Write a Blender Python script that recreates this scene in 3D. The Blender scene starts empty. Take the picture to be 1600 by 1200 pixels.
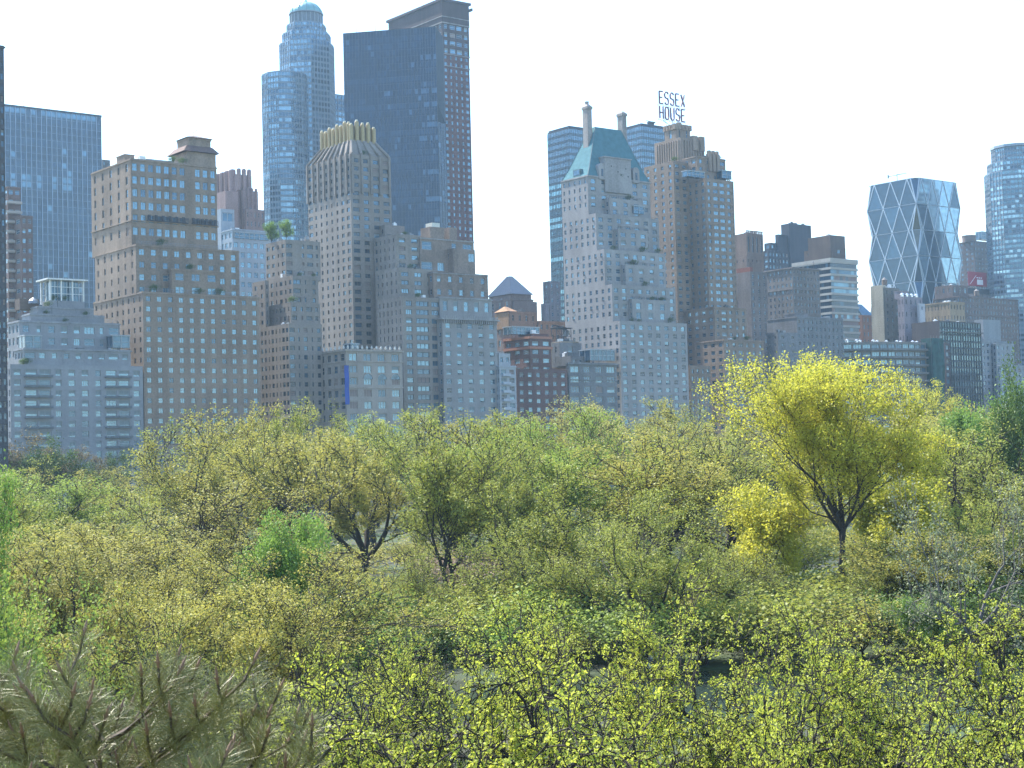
import bpy, math, random
import numpy as np
from mathutils import Vector, Matrix

random.seed(7)
scene = bpy.context.scene
col = scene.collection
R = math.radians

# ------------------------------------------------------------------ camera
FPX = 2500.0
EYE = 16.0
PITCH, ROLL = R(2.63), R(1.45)
C0 = np.array([0.0, 0.0, EYE])
fw = np.array([0, math.cos(PITCH), math.sin(PITCH)])
r0_ = np.array([1.0, 0, 0]); u0_ = np.array([0, -math.sin(PITCH), math.cos(PITCH)])
rt = math.cos(ROLL) * r0_ - math.sin(ROLL) * u0_
up = math.sin(ROLL) * r0_ + math.cos(ROLL) * u0_

cam = bpy.data.cameras.new('camera'); camo = bpy.data.objects.new('camera', cam); col.objects.link(camo)
cam.sensor_width = 36; cam.lens = 36 * FPX / 1600; cam.clip_start = 0.3; cam.clip_end = 9000
M = Matrix(((rt[0], up[0], -fw[0], 0), (rt[1], up[1], -fw[1], 0), (rt[2], up[2], -fw[2], EYE), (0, 0, 0, 1)))
camo.matrix_world = M
scene.camera = camo

def ray(px, py, D):
    d = fw + (px - 800) / FPX * rt + (600 - py) / FPX * up
    return C0 + d * (D / d[1])
def proj(P):
    q = np.asarray(P, float) - C0
    z = q @ fw
    return 800 + FPX * (q @ rt) / z, 600 - FPX * (q @ up) / z
def horizon(px):
    return 715 - (px - 800) * math.tan(ROLL)

YAW = R(38)
F2 = np.array([math.cos(YAW), math.sin(YAW)]); L2 = np.array([-math.sin(YAW), math.cos(YAW)])
FRONT0 = np.array([-144.0, 462.0])
def front_dist(px, back=0.0):
    """distance (world y) of the park-side building line at a bearing, moved back by some metres"""
    k = (px - 800) / FPX
    P = FRONT0 + L2 * back
    s = (k * P[1] - P[0]) / (F2[0] - k * F2[1])
    return P[1] + s * F2[1]

# ------------------------------------------------------------------ materials
def newmat(name):
    m = bpy.data.materials.new(name); m.use_nodes = True
    nt = m.node_tree; nt.nodes.clear()
    out = nt.nodes.new('ShaderNodeOutputMaterial')
    return m, nt, out
def N(nt, t, **kw):
    n = nt.nodes.new(t)
    for k, v in kw.items(): setattr(n, k, v)
    return n
def L(nt, a, b): nt.links.new(a, b)

MATS = {}
def wall_mat(c, rough=0.85, stain=0.25, key=None, scale=1.0):
    k = ('wall', tuple(c), rough, stain)
    if k in MATS: return MATS[k]
    m, nt, out = newmat('masonry_%d' % len(MATS))
    bs = N(nt, 'ShaderNodeBsdfPrincipled'); bs.inputs['Roughness'].default_value = rough
    bs.inputs['Specular IOR Level'].default_value = 0.25
    tc = N(nt, 'ShaderNodeTexCoord')
    mp = N(nt, 'ShaderNodeMapping'); mp.inputs['Scale'].default_value = (0.35, 0.35, 0.035)
    L(nt, tc.outputs['Object'], mp.inputs[0])
    n1 = N(nt, 'ShaderNodeTexNoise'); n1.inputs['Scale'].default_value = 1.0; n1.inputs['Detail'].default_value = 5
    L(nt, mp.outputs[0], n1.inputs[0])
    n2 = N(nt, 'ShaderNodeTexNoise'); n2.inputs['Scale'].default_value = 0.06; n2.inputs['Detail'].default_value = 3
    L(nt, tc.outputs['Object'], n2.inputs[0])
    n3 = N(nt, 'ShaderNodeTexNoise'); n3.inputs['Scale'].default_value = 1.7; n3.inputs['Detail'].default_value = 4
    L(nt, tc.outputs['Object'], n3.inputs[0])
    a = N(nt, 'ShaderNodeMath', operation='ADD'); L(nt, n1.outputs[0], a.inputs[0]); L(nt, n2.outputs[0], a.inputs[1])
    a2 = N(nt, 'ShaderNodeMath', operation='ADD'); L(nt, a.outputs[0], a2.inputs[0]); L(nt, n3.outputs[0], a2.inputs[1])
    mr = N(nt, 'ShaderNodeMapRange'); L(nt, a2.outputs[0], mr.inputs[0])
    mr.inputs[1].default_value = 1.1; mr.inputs[2].default_value = 1.9
    mr.inputs[3].default_value = 1 - stain*1.7; mr.inputs[4].default_value = 1 + stain * 0.8
    mx = N(nt, 'ShaderNodeVectorMath', operation='SCALE'); mx.inputs[0].default_value = [q*.78 for q in c[:3]]
    L(nt, mr.outputs[0], mx.inputs['Scale'])
    L(nt, mx.outputs[0], bs.inputs['Base Color'])
    L(nt, bs.outputs[0], out.inputs[0])
    MATS[k] = m
    return m
def simple(name, c, rough=0.6, metal=0.0, spec=0.5, vary=0.12, scale=2.0):
    if name in MATS: return MATS[name]
    m, nt, out = newmat(name)
    bs = N(nt, 'ShaderNodeBsdfPrincipled'); bs.inputs['Roughness'].default_value = rough
    bs.inputs['Metallic'].default_value = metal; bs.inputs['Specular IOR Level'].default_value = spec
    tc = N(nt, 'ShaderNodeTexCoord'); n1 = N(nt, 'ShaderNodeTexNoise'); n1.inputs['Scale'].default_value = scale; n1.inputs['Detail'].default_value = 4
    L(nt, tc.outputs['Object'], n1.inputs[0])
    mr = N(nt, 'ShaderNodeMapRange'); L(nt, n1.outputs[0], mr.inputs[0]); mr.inputs[1].default_value = .3; mr.inputs[2].default_value = .7
    mr.inputs[3].default_value = 1 - vary; mr.inputs[4].default_value = 1 + vary
    mx = N(nt, 'ShaderNodeVectorMath', operation='SCALE'); mx.inputs[0].default_value = c[:3]
    L(nt, mr.outputs[0], mx.inputs['Scale']); L(nt, mx.outputs[0], bs.inputs['Base Color'])
    L(nt, bs.outputs[0], out.inputs[0]); MATS[name] = m
    return m
def glass(name, c, rough=0.12, metal=0.55, wob=0.02):
    if name in MATS: return MATS[name]
    m, nt, out = newmat(name)
    bs = N(nt, 'ShaderNodeBsdfPrincipled'); bs.inputs['Roughness'].default_value = rough
    bs.inputs['Metallic'].default_value = metal
    tc = N(nt, 'ShaderNodeTexCoord'); n1 = N(nt, 'ShaderNodeTexNoise'); n1.inputs['Scale'].default_value = 0.35; n1.inputs['Detail'].default_value = 2
    L(nt, tc.outputs['Object'], n1.inputs[0])
    mr = N(nt, 'ShaderNodeMapRange'); L(nt, n1.outputs[0], mr.inputs[0]); mr.inputs[1].default_value = .3; mr.inputs[2].default_value = .7
    mr.inputs[3].default_value = .75; mr.inputs[4].default_value = 1.2
    mx = N(nt, 'ShaderNodeVectorMath', operation='SCALE'); mx.inputs[0].default_value = c[:3]
    L(nt, mr.outputs[0], mx.inputs['Scale']); L(nt, mx.outputs[0], bs.inputs['Base Color'])
    bp = N(nt, 'ShaderNodeBump'); bp.inputs['Strength'].default_value = wob * 5; bp.inputs['Distance'].default_value = 0.3
    L(nt, n1.outputs[0], bp.inputs['Height']); L(nt, bp.outputs[0], bs.inputs['Normal'])
    L(nt, bs.outputs[0], out.inputs[0]); MATS[name] = m
    return m
G_SKY = glass('window_glass_pale', (0.15, 0.25, 0.33), metal=.45)
G_MID = glass('window_glass_mid', (0.075, 0.13, 0.19), metal=.4)
G_DARK = glass('window_glass_dark', (0.045, 0.06, 0.08), metal=0.3)
BLIND = simple('window_blind', (0.21, 0.235, 0.235), 0.8)
CURTAIN = simple('window_curtain', (0.22, 0.17, 0.15), 0.9)
FR_W = simple('frame_white', (0.30, 0.32, 0.33), 0.5)
FR_D = simple('frame_dark', (0.08, 0.085, 0.09), 0.5)
FR_B = simple('frame_buff', (0.30, 0.26, 0.21), 0.6)
AC = simple('air_conditioner_grey', (0.10, 0.105, 0.11), 0.5)
ROOFM = simple('roof_felt', (0.12, 0.12, 0.12), 0.9)
STEEL = simple('steel_grey', (0.22, 0.23, 0.25), 0.45, 0.6)
STEEL_D = simple('steel_dark', (0.05, 0.05, 0.06), 0.6, 0.2)
WHITE = simple('painted_white', (0.75, 0.75, 0.73), 0.5)

# ------------------------------------------------------------------ mesh helpers
class MB:
    def __init__(s): s.v = []; s.f = []; s.m = []
    def quad(s, a, b, c, d, mi=0):
        i = len(s.v); s.v += [tuple(a), tuple(b), tuple(c), tuple(d)]; s.f.append((i, i+1, i+2, i+3)); s.m.append(mi)
    def tri(s, a, b, c, mi=0):
        i = len(s.v); s.v += [tuple(a), tuple(b), tuple(c)]; s.f.append((i, i+1, i+2)); s.m.append(mi)
    def box(s, x0, x1, y0, y1, z0, z1, mi=0):
        i = len(s.v)
        s.v += [(x0,y0,z0),(x1,y0,z0),(x1,y1,z0),(x0,y1,z0),(x0,y0,z1),(x1,y0,z1),(x1,y1,z1),(x0,y1,z1)]
        for f in ((0,3,2,1),(4,5,6,7),(0,1,5,4),(1,2,6,5),(2,3,7,6),(3,0,4,7)):
            s.f.append(tuple(i+k for k in f)); s.m.append(mi)
    def prism(s, pts, z0, z1, mi=0, pts1=None, cap=True):
        n = len(pts); i = len(s.v); pts1 = pts1 or pts
        s.v += [(p[0], p[1], z0) for p in pts] + [(p[0], p[1], z1) for p in pts1]
        for k in range(n):
            s.f.append((i+k, i+(k+1) % n, i+n+(k+1) % n, i+n+k)); s.m.append(mi)
        if cap: s.f.append(tuple(i+n+k for k in range(n))); s.m.append(mi)
    def bar(s, a, b, w, mi=0, n=4, w1=None):
        a = np.array(a, float); b = np.array(b, float); d = b - a; ln = np.linalg.norm(d)
        if ln < 1e-6: return
        d /= ln; h = np.array([0, 0, 1.0]) if abs(d[2]) < .9 else np.array([1.0, 0, 0])
        x = np.cross(d, h); x /= np.linalg.norm(x); y = np.cross(d, x); w1 = w if w1 is None else w1
        i = len(s.v)
        for P, r in ((a, w), (b, w1)):
            for k in range(n):
                t = 2*math.pi*(k+.5)/n; s.v.append(tuple(P + r*(math.cos(t)*x + math.sin(t)*y)))
        for k in range(n): s.f.append((i+k, i+(k+1) % n, i+n+(k+1) % n, i+n+k)); s.m.append(mi)
        s.f.append(tuple(i+n+k for k in range(n))); s.m.append(mi)
        s.f.append(tuple(i+n-1-k for k in range(n))); s.m.append(mi)
    def lathe(s, cx, cy, prof, n=16, mi=0, rot=0.0):
        i = len(s.v)
        for r, z in prof:
            for k in range(n):
                t = 2*math.pi*k/n + rot; s.v.append((cx + r*math.cos(t), cy + r*math.sin(t), z))
        for j in range(len(prof)-1):
            for k in range(n):
                s.f.append((i+j*n+k, i+j*n+(k+1) % n, i+(j+1)*n+(k+1) % n, i+(j+1)*n+k)); s.m.append(mi)
        s.f.append(tuple(i+(len(prof)-1)*n+k for k in range(n))); s.m.append(mi)
    def mesh(s, name, mats):
        me = bpy.data.meshes.new(name); me.from_pydata(s.v, [], s.f)
        for m in mats: me.materials.append(m)
        if len(mats) > 1: me.polygons.foreach_set('material_index', s.m)
        me.update(); return me
    def build(s, name, mats, parent=None, loc=None, smooth=False):
        if not isinstance(mats, (list, tuple)): mats = [mats]
        me = s.mesh(name, mats)
        if smooth: me.polygons.foreach_set('use_smooth', [True]*len(me.polygons))
        o = bpy.data.objects.new(name, me); col.objects.link(o)
        if parent is not None: o.parent = parent
        if loc is not None: o.location = loc
        return o
def tag(o, label=None, cat=None, group=None, kind=None):
    if label: o['label'] = label
    if cat: o['category'] = cat
    if group: o['group'] = group
    if kind: o['kind'] = kind
    return o
def empty(name, loc, rz=0.0, label=None, cat=None, group=None):
    o = bpy.data.objects.new(name, None); col.objects.link(o)
    o.location = loc; o.rotation_euler = (0, 0, rz); o.empty_display_size = 1
    return tag(o, label, cat, group)

# ------------------------------------------------------------------ window unit meshes (1 x 1, facing -y)
def window_mesh(kind, frame):
    b = MB()   # slots: 0 frame 1 glass 2 blind
    t = 0.06
    b.box(-.5, -.5+t, -.06, .0, -.5, .5, 0); b.box(.5-t, .5, -.06, .0, -.5, .5, 0)
    b.box(-.5+t, .5-t, -.06, .0, .5-t, .5, 0); b.box(-.5+t, .5-t, -.06, .0, -.5, -.5+t, 0)
    x0, x1, z0, z1 = -.5+t, .5-t, -.5+t, .5-t
    def pane(xa, xb, za, zb, mi, y=-.02): b.quad((xa, y, za), (xb, y, za), (xb, y, zb), (xa, y, zb), mi)
    if kind in ('sash', 'sash_dark', 'sash_ac'):
        b.box(x0, x1, -.05, .0, -.03, .03, 0); pane(x0, x1, z0, z1, 1)
    if kind == 'blind':
        b.box(x0, x1, -.05, .0, -.03, .03, 0); pane(x0, x1, z0, .0, 1); pane(x0, x1, .0, z1, 2)
    if kind == 'blind_full':
        b.box(-.02, .02, -.05, 0, z0, z1, 0); pane(x0, x1, -.25, z1, 2); pane(x0, x1, z0, -.25, 1)
    if kind == 'pair':
        b.box(-.03, .03, -.07, .0, z0, z1, 0); pane(x0, x1, z0, z1, 1)
    if kind == 'triple':
        for q in (-.17, .17): b.box(q-.02, q+.02, -.07, .0, z0, z1, 0)
        pane(x0, x1, z0, z1, 1)
    if kind == 'sash_ac':
        b.box(-.3, .3, -.45, -.03, -.5+t, -.2, 3)
    g = {'sash_dark': G_DARK}.get(kind, G_SKY)
    return b.mesh('window', [frame, g, BLIND, AC])
WM = {}
def get_window(kind, fr):
    k = (kind, fr)
    if k not in WM:
        kk, gg = kind, None
        if kind.endswith('_m'): kk, gg = kind[:-2], G_MID
        if kind.endswith('_d'): kk, gg = kind[:-2], G_DARK
        if kind.endswith('_c'): kk, gg = kind[:-2], CURTAIN
        me = window_mesh(kk, {'w': FR_W, 'd': FR_D, 'b': FR_B}[fr])
        if gg is not None: me.materials[1] = gg
        WM[k] = me
    return WM[k]
MIXES = {
 'bright': (['sash', 'sash_m', 'blind', 'sash_ac', 'blind_full', 'sash_dark', 'pair_m'], [4, 5, 2.5, 3, 1.2, 3, 1.5]),
 'mixed': (['sash', 'sash_m', 'blind', 'sash_dark', 'sash_ac', 'blind_full', 'sash_c'], [2, 5, 2, 5, 1, .6, 1.2]),
 'dark': (['sash_dark', 'pair_d', 'sash_m', 'pair_m', 'blind', 'sash_c'], [5, 3, 3, 1.5, .8, 1.2]),
 'pale': (['blind', 'blind_full', 'sash', 'sash_m', 'triple'], [3, 3, 3, 2, 1]),
 'sky': (['pair', 'sash', 'pair_m', 'triple', 'sash_m'], [4, 4, 2, 1, 1.5]),
 'wide': (['triple', 'triple_m', 'pair_m', 'triple_c', 'pair', 'blind'], [3, 4, 2, 1.5, 1, 1]),
}

ALLW = []      # (building, list of windows)
class Building:
    """origin = nearest corner on the ground; local x runs along the park front to the right, local y back to the left"""
    def __init__(s, name, cx, cy, D, label, cat='building', wall=(0.3, .27, .24), mix='mixed', fr='w', group=None, trim=None, stain=.25):
        P = ray(cx, cy, D); s.o = P[:2].copy()
        s.root = empty(name, (P[0], P[1], 0), YAW, label, cat, group)
        s.F3 = np.array([F2[0], F2[1], 0]); s.L3 = np.array([L2[0], L2[1], 0])
        s.wall = wall_mat(wall, stain=stain); s.mix = mix; s.fr = fr; s.wc = wall
        s.trim = wall_mat(tuple(min(1, c*1.12) for c in wall) if trim is None else trim)
        s.wb = MB(); s.tb = MB(); s.rb = MB(); s.wins = []; s.cb = {}; s.roofs = []
    def W(s, u, v, z=0.0): return np.array([*(s.o + u*F2 + v*L2), z])
    def u(s, px, v, py):
        """local x on the plane local y=v seen at pixel px (near row py)"""
        P = s.W(0, v, 0); 
        # height guess by intersecting the ray with the plane, so roll is respected
        d = fw + (px-800)/FPX*rt + (600-py)/FPX*up
        n = s.L3; t = ((P - C0) @ n) / (d @ n); Q = C0 + t*d
        return float((Q[:2]-s.o) @ F2)
    def v(s, px, u, py):
        P = s.W(u, 0, 0); d = fw + (px-800)/FPX*rt + (600-py)/FPX*up
        n = s.F3; t = ((P - C0) @ n) / (d @ n); Q = C0 + t*d
        return float((Q[:2]-s.o) @ L2)
    def z(s, py, u, v):
        P = s.W(u, v, 0); q = P - C0
        # solve for z with proj y = py
        k = (600-py)/FPX; a = q @ up; b = q @ fw
        return float((k*b - a) / (up[2] - k*fw[2]))
    def facade(s, O, U, Nn, Wd, z0, z1, n, fh, ww, wh, mix=None, depth=.28, skip=None, zmin=9.0, top=.8, arch=False, sizes=None, margin=None, fr=None):
        """wall with real recessed openings; O,U,Nn in local xy"""
        O = np.array(O, float); U = np.array(U, float); Nn = np.array(Nn, float)
        def P(u, z, dd=0.0): 
            q = O + U*u - Nn*dd; return (q[0], q[1], z)
        b = s.wb
        rows = []
        if n > 0 and fh > 0:
            z = z1 - top - fh*wh
            while z > z0 + .25 and z > zmin:
                rows.append((z, z + fh*wh)); z -= fh
            rows = rows[::-1]
        if not rows or n == 0:
            b.quad(P(0, z0), P(Wd, z0), P(Wd, z1), P(0, z1)); return
        pitch = Wd / n; cols = []
        for i in range(n):
            c = (i+.5)*pitch; k = ww if sizes is None else sizes[i % len(sizes)]
            if k <= 0: continue
            cols.append((c - pitch*k/2, c + pitch*k/2))
        last = 0.0
        for (a, c) in cols:
            b.quad(P(last, z0), P(a, z0), P(a, z1), P(last, z1)); last = c
            zl = z0
            for (r0, r1) in rows:
                b.quad(P(a, zl), P(c, zl), P(c, r0), P(a, r0))
                b.quad(P(a, r0), P(c, r0), P(c, r0, depth), P(a, r0, depth))
                b.quad(P(a, r1, depth), P(c, r1, depth), P(c, r1), P(a, r1))
                b.quad(P(a, r0, depth), P(a, r1, depth), P(a, r1), P(a, r0))
                b.quad(P(c, r0), P(c, r1), P(c, r1, depth), P(c, r0, depth))
                q = O + U*((a+c)/2) - Nn*depth
                s.wins.append((q[0], q[1], (r0+r1)/2, c-a, r1-r0, math.atan2(U[1], U[0]), mix or s.mix, fr or s.fr))
                zl = r1
            b.quad(P(a, zl), P(c, zl), P(c, z1), P(a, z1))
        b.quad(P(last, z0), P(Wd, z0), P(Wd, z1), P(last, z1))
    def tier(s, cx, lx, rx, yt, yb=None, v=0.0, nf=0, nl=0, fh=3.1, ww=.5, wh=.55, wl=None, cornice=.0, mix=None, mixl=None, depth=None, u0=None,
             sizes=None, sizesl=None, para=.9, flr=None, z0=None):
        """one box of the building: corner px cx, left px lx, right px rx, top row yt at the corner"""
        u0 = s.u(cx, v, yt) if u0 is None else u0
        z1 = s.z(yt, u0, v)
        u1 = s.u(rx, v, yt) if rx is not None else u0 + 20
        dp = (s.v(lx, u0, yt) - v) if depth is None else depth
        if z0 is None: z0 = 0.0 if yb is None else s.z(yb, u0, v)
        v1 = v + dp; W_ = u1-u0
        s.facade((u0, v), (1, 0), (0, -1), W_, z0, z1, nf, fh, ww, wh, mix=mix, sizes=sizes, top=para+.5)
        s.facade((u0, v1), (0, -1), (-1, 0), dp, z0, z1, nl, flr or fh, wl or ww, wh, mix=mixl or mix, sizes=sizesl, top=para+.5)
        b = s.wb
        b.quad((u1, v, z0), (u1, v1, z0), (u1, v1, z1), (u1, v, z1))
        b.quad((u1, v1, z0), (u0, v1, z0), (u0, v1, z1), (u1, v1, z1))
        # flat roof with a parapet
        t = .35
        s.rb.quad((u0+t, v+t, z1-.7), (u1-t, v+t, z1-.7), (u1-t, v1-t, z1-.7), (u0+t, v1-t, z1-.7))
        for (a0, a1, c0, c1) in ((u0, u1, v, v+t), (u0, u1, v1-t, v1), (u0, u0+t, v+t, v1-t), (u1-t, u1, v+t, v1-t)):
            b.quad((a0, c0, z1), (a1, c0, z1), (a1, c1, z1), (a0, c1, z1))
        b.quad((u0+t, v+t, z1-.7), (u0+t, v1-t, z1-.7), (u0+t, v1-t, z1), (u0+t, v+t, z1))
        b.quad((u1-t, v+t, z1-.7), (u1-t, v1-t, z1-.7), (u1-t, v1-t, z1), (u1-t, v+t, z1))
        b.quad((u0+t, v+t, z1-.7), (u1-t, v+t, z1-.7), (u1-t, v+t, z1), (u0+t, v+t, z1))
        b.quad((u0+t, v1-t, z1-.7), (u1-t, v1-t, z1-.7), (u1-t, v1-t, z1), (u0+t, v1-t, z1))
        if cornice:
            s.band(u0, u1, v, v1, z1-.5-cornice*.5, cornice*.6+.2, cornice)
        s.roofs.append((u0, u1, v, v1, z1))
        return (u0, u1, v, v1, z0, z1)
    def band(s, u0, u1, v0, v1, z, h, out=.3):
        """projecting string course round front, left and right, butted at the corners"""
        e = .003; b = MB()
        # one closed U-shaped moulding
        P = [(u0-out, v1), (u0-out, v0-out), (u1+out, v0-out), (u1+out, v1), (u1+e, v1), (u1+e, v0-e), (u0-e, v0-e), (u0-e, v1)]
        b.v = [(x, y, z) for x, y in P]+[(x, y, z+h) for x, y in P]
        b.f = [(i, (i+1) % 8, 8+(i+1) % 8, 8+i) for i in range(8)]
        for q in ((0, 1, 6, 7), (1, 2, 5, 6), (2, 3, 4, 5)):
            b.f += [tuple(8+k for k in q), tuple(reversed(q))]
        b.m = [0]*len(b.f); b.build('cornice', s.trim, s.root)
    def finish(s):
        root = s.root
        if s.wb.f: s.wb.build('wall', s.wall, root)
        if s.tb.f: s.tb.build('cornice', s.trim, root)
        if s.rb.f: s.rb.build('roof', ROOFM, root)
        rg = random.Random(int(s.o[0]*13+s.o[1]))
        for (u0, u1, v, v1, z1) in s.roofs:
            if u1-u0 < 7 or v1-v < 6: continue
            for k in range(rg.randint(2, 5)):
                a = rg.uniform(u0+1, u1-3.5); c = rg.uniform(v+1.2, min(v1-2.5, v+10)); w_ = rg.uniform(1.2, 2.4); h = rg.uniform(1.0, 2.3)
                b = MB(); b.box(a, a+w_, c, c+w_*.8, z1-.68, z1-.68+h)
                if rg.random() < .5: b.lathe(a+w_/2, c+w_*.4, [(w_*.3, z1-.679+h), (w_*.3, z1-.3+h), (.1, z1-.2+h)], 8)
                b.build('roof_unit', rg.choice([STEEL, AC, WHITE, s.wall]), s.root)
            if rg.random() < .45:
                a = rg.uniform(u0+1, u1-1); b = MB(); hh = rg.uniform(2, 4.5); b.bar((a, v+2, z1-.7), (a, v+2, z1+hh), .07); b.bar((a-.7, v+2, z1+hh*.8), (a+.7, v+2, z1+hh*.8), .05); b.build('antenna', STEEL_D, s.root)
        ALLW.append(s)
        return s
    def roofbox(s, u0, u1, v0, v1, z0, z1, name='roof_bulkhead', mat=None):
        b = MB(); b.box(u0, u1, v0, v1, z0, z1)
        b.box(u0-.15, u1+.15, v0-.15, v1+.15, z1+.002, z1+.3)
        return b.build(name, mat or s.wall, s.root)
    def tank(s, u, v, z, r=1.8, h=3.4, mat=None):
        b = MB()
        for k in range(4):
            t = k*math.pi/2+.6; b.bar((u+r*.75*math.cos(t), v+r*.75*math.sin(t), z-.5), (u+r*.75*math.cos(t), v+r*.75*math.sin(t), z+2.3), .13)
        o = b.build('tank_legs', STEEL_D, s.root)
        b = MB(); b.lathe(u, v, [(r, z+2.3), (r, z+2.3+h)], 14); t_ = b.build('water_tank', mat or simple('tank_wood', (.16, .11, .08), .9), s.root)
        b = MB(); b.lathe(u, v, [(r*1.1, z+2.3+h+.02), (r*.1, z+2.3+h+1.4)], 14); b.build('tank_roof', simple('tank_lid', (.2, .18, .17), .8), s.root)

def rail(parent, pts, h=1.0, step=1.6, mat=None):
    b = MB()
    for (a, c) in zip(pts[:-1], pts[1:]):
        a = np.array(a, float); c = np.array(c, float); n = max(1, int(np.linalg.norm(c-a)/step))
        for i in range(n+1):
            p = a + (c-a)*i/n; b.bar(p, p+np.array([0, 0, h]), .04)
        b.bar(a+np.array([0, 0, h]), c+np.array([0, 0, h]), .05)
        b.bar(a+np.array([0, 0, h*.5]), c+np.array([0, 0, h*.5]), .035)
    return b.build('railing', mat or STEEL, parent)

def curtain(s, O, U, Nn, Wd, z0, z1, n, fh, tints, weights, fin=.12, finout=.25, spandrel=.0, rng=None, bands=None, name='glazing', finmat=None, spmat=None, hbar=.08):
    """glass curtain wall: panes of slightly different tint, spandrels, mullion fins standing proud"""
    rng = rng or random.Random(5)
    O = np.array(O, float); U = np.array(U, float); Nn = np.array(Nn, float)
    def P(u, z, dd=0.0):
        q = O + U*u + Nn*dd; return (q[0], q[1], z)
    g = MB(); f = MB()
    m = max(1, int(round((z1-z0)/fh))); fh = (z1-z0)/m; pw = Wd/n
    for j in range(m):
        za = z0+j*fh; zb = za+fh; ix0 = rng.choices(range(len(tints)), weights)[0]
        for i in range(n):
            ix = rng.choices(range(len(tints)), weights)[0] if rng.random() < .32 else ix0
            if bands and bands(i/n, j/m): ix = bands(i/n, j/m)-1
            if za < 30: ix = 0
            a, c = i*pw, (i+1)*pw
            if spandrel > 0:
                zs = za + fh*spandrel
                g.quad(P(a, za, .02), P(c, za, .02), P(c, zs, .02), P(a, zs, .02), len(tints))
                g.quad(P(a, zs), P(c, zs), P(c, zb), P(a, zb), ix)
            else: g.quad(P(a, za), P(c, za), P(c, zb), P(a, zb), ix)
    for i in range(n+1):
        u = i*pw
        a, c = max(0, u-fin/2), min(Wd, u+fin/2)
        f.quad(P(a, z0, finout), P(c, z0, finout), P(c, z1, finout), P(a, z1, finout))
        f.quad(P(a, z0), P(a, z0, finout), P(a, z1, finout), P(a, z1)); f.quad(P(c, z0, finout), P(c, z0), P(c, z1), P(c, z1, finout))
    if hbar > 0:
        for j in range(m+1):
            z = z0+j*fh
            f.quad(P(0, z-hbar, finout*.6), P(Wd, z-hbar, finout*.6), P(Wd, z+hbar, finout*.6), P(0, z+hbar, finout*.6))
            f.quad(P(0, z+hbar, 0), P(0, z+hbar, finout*.6), P(Wd, z+hbar, finout*.6), P(Wd, z+hbar, 0))
    g.build(name, list(tints)+[spmat or G_DARK], s.root)
    f.build('mullions', finmat or STEEL, s.root)
# ================================================================== BUILDINGS
def glassbox(s, px0, px1, yt, yb, v, depth=5.0, name='conservatory', mat=None):
    """glazed rooftop room: glass with white posts"""
    u0 = s.u(px0, v, yt); u1 = s.u(px1, v, yt); z1 = s.z(yt, u0, v); z0 = s.z(yb, u0, v)
    b = MB(); b.box(u0, u1, v, v+depth, z0, z1); o = b.build(name, mat or G_MID, s.root)
    f = MB(); n = max(2, int((u1-u0)/2))
    for i in range(n+1):
        x = u0+(u1-u0)*i/n; f.box(x-.12, x+.12, v-.12, v-.003, z0, z1)
    m = max(1, int(depth/2.5))
    for i in range(m+1):
        y = v+depth*i/m; f.box(u0-.12, u0-.003, y-.12, y+.12, z0, z1)
    f.box(u0-.3, u1+.3, v-.3, v+depth+.3, z1+.003, z1+.4)
    f.box(u0-.12, u1+.12, v-.14, v-.004, (z0+z1)/2-.1, (z0+z1)/2+.1)
    f.build('glazing_frame', FR_W, o)
    return o
def ribs(s, u0, u1, v, z0, z1, n, r, mat, name='rib', side='f', tip=None, var=0.0):
    for i in range(n):
        t = u0 + (u1-u0)*(i+.5)/n; b = MB(); zz = z1 + (var*((i % 2)*2-1))
        cx, cy = (t, v) if side == 'f' else (v, t)
        b.lathe(cx, cy, [(r, z0), (r, zz-.6), (r*.75, zz)], 8)
        if tip: b.lathe(cx, cy, [(r*.78, zz+.003), (r*.6, zz+.35)], 8, 1)
        b.build(name, [mat]+([tip] if tip else []), s.root)
def rooftree(x, y, z, h, label):
    FUTURE_ROOF.append((x, y, z, h, label))
FUTURE_ROOF = []

# --- far left sliver of a dark tower
s = Building('office_tower', 2, 70, 405, 'dark narrow tower edge cut off by the left border of the picture', 'tower', (.10, .095, .105), 'dark', 'd')
t = s.tier(-60, -90, 6, 62, v=0, nf=9, nl=4, fh=2.9, ww=.6, wh=.55, cornice=.3)
s.roofbox(t[0]+2, t[0]+7, 3, 8, t[5]-.7, t[5]+2.5); s.finish()

# --- dark glass slab behind, left
s = Building('glass_slab', 8, 168, 830, 'wide dark blue glass slab with pale vertical mullions behind the tan brick tower', 'tower', (.06, .08, .11), 'dark', 'd')
T0 = [glass('slab_glass_deep', (.022, .042, .075), metal=.35), glass('slab_glass_mid', (.034, .06, .10), metal=.4), glass('slab_glass_light', (.12, .20, .28), metal=.5)]
u0 = s.u(-60, 0, 170); u1 = s.u(158, 0, 187); z1 = s.z(166, 0, 0)
def slab_bands(i, j): return 3 if (.78 < j < .83 and i < .75 and (int(i*20) % 2 == 0)) or (.35 < j < .37) else 0
curtain(s, (u0, 0), (1, 0), (0, -1), u1-u0, 0, z1, 27, 3.9, T0, [6, 4, .6], fin=.38, finout=.4, spandrel=.3, bands=slab_bands, finmat=simple('mullion_blue', (.26, .33, .42), .5, .2), spmat=glass('slab_spandrel', (.03, .05, .08), metal=.2), hbar=.05)
b = MB(); b.prism([(u0, .05), (u1, .05), (u1, 30), (u0, 30)], 0, z1); b.box(u0-.3, u1+.3, -.3, 30.3, z1+.003, z1+1.2); b.build('core', wall_mat((.05, .06, .08)), s.root)
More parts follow.
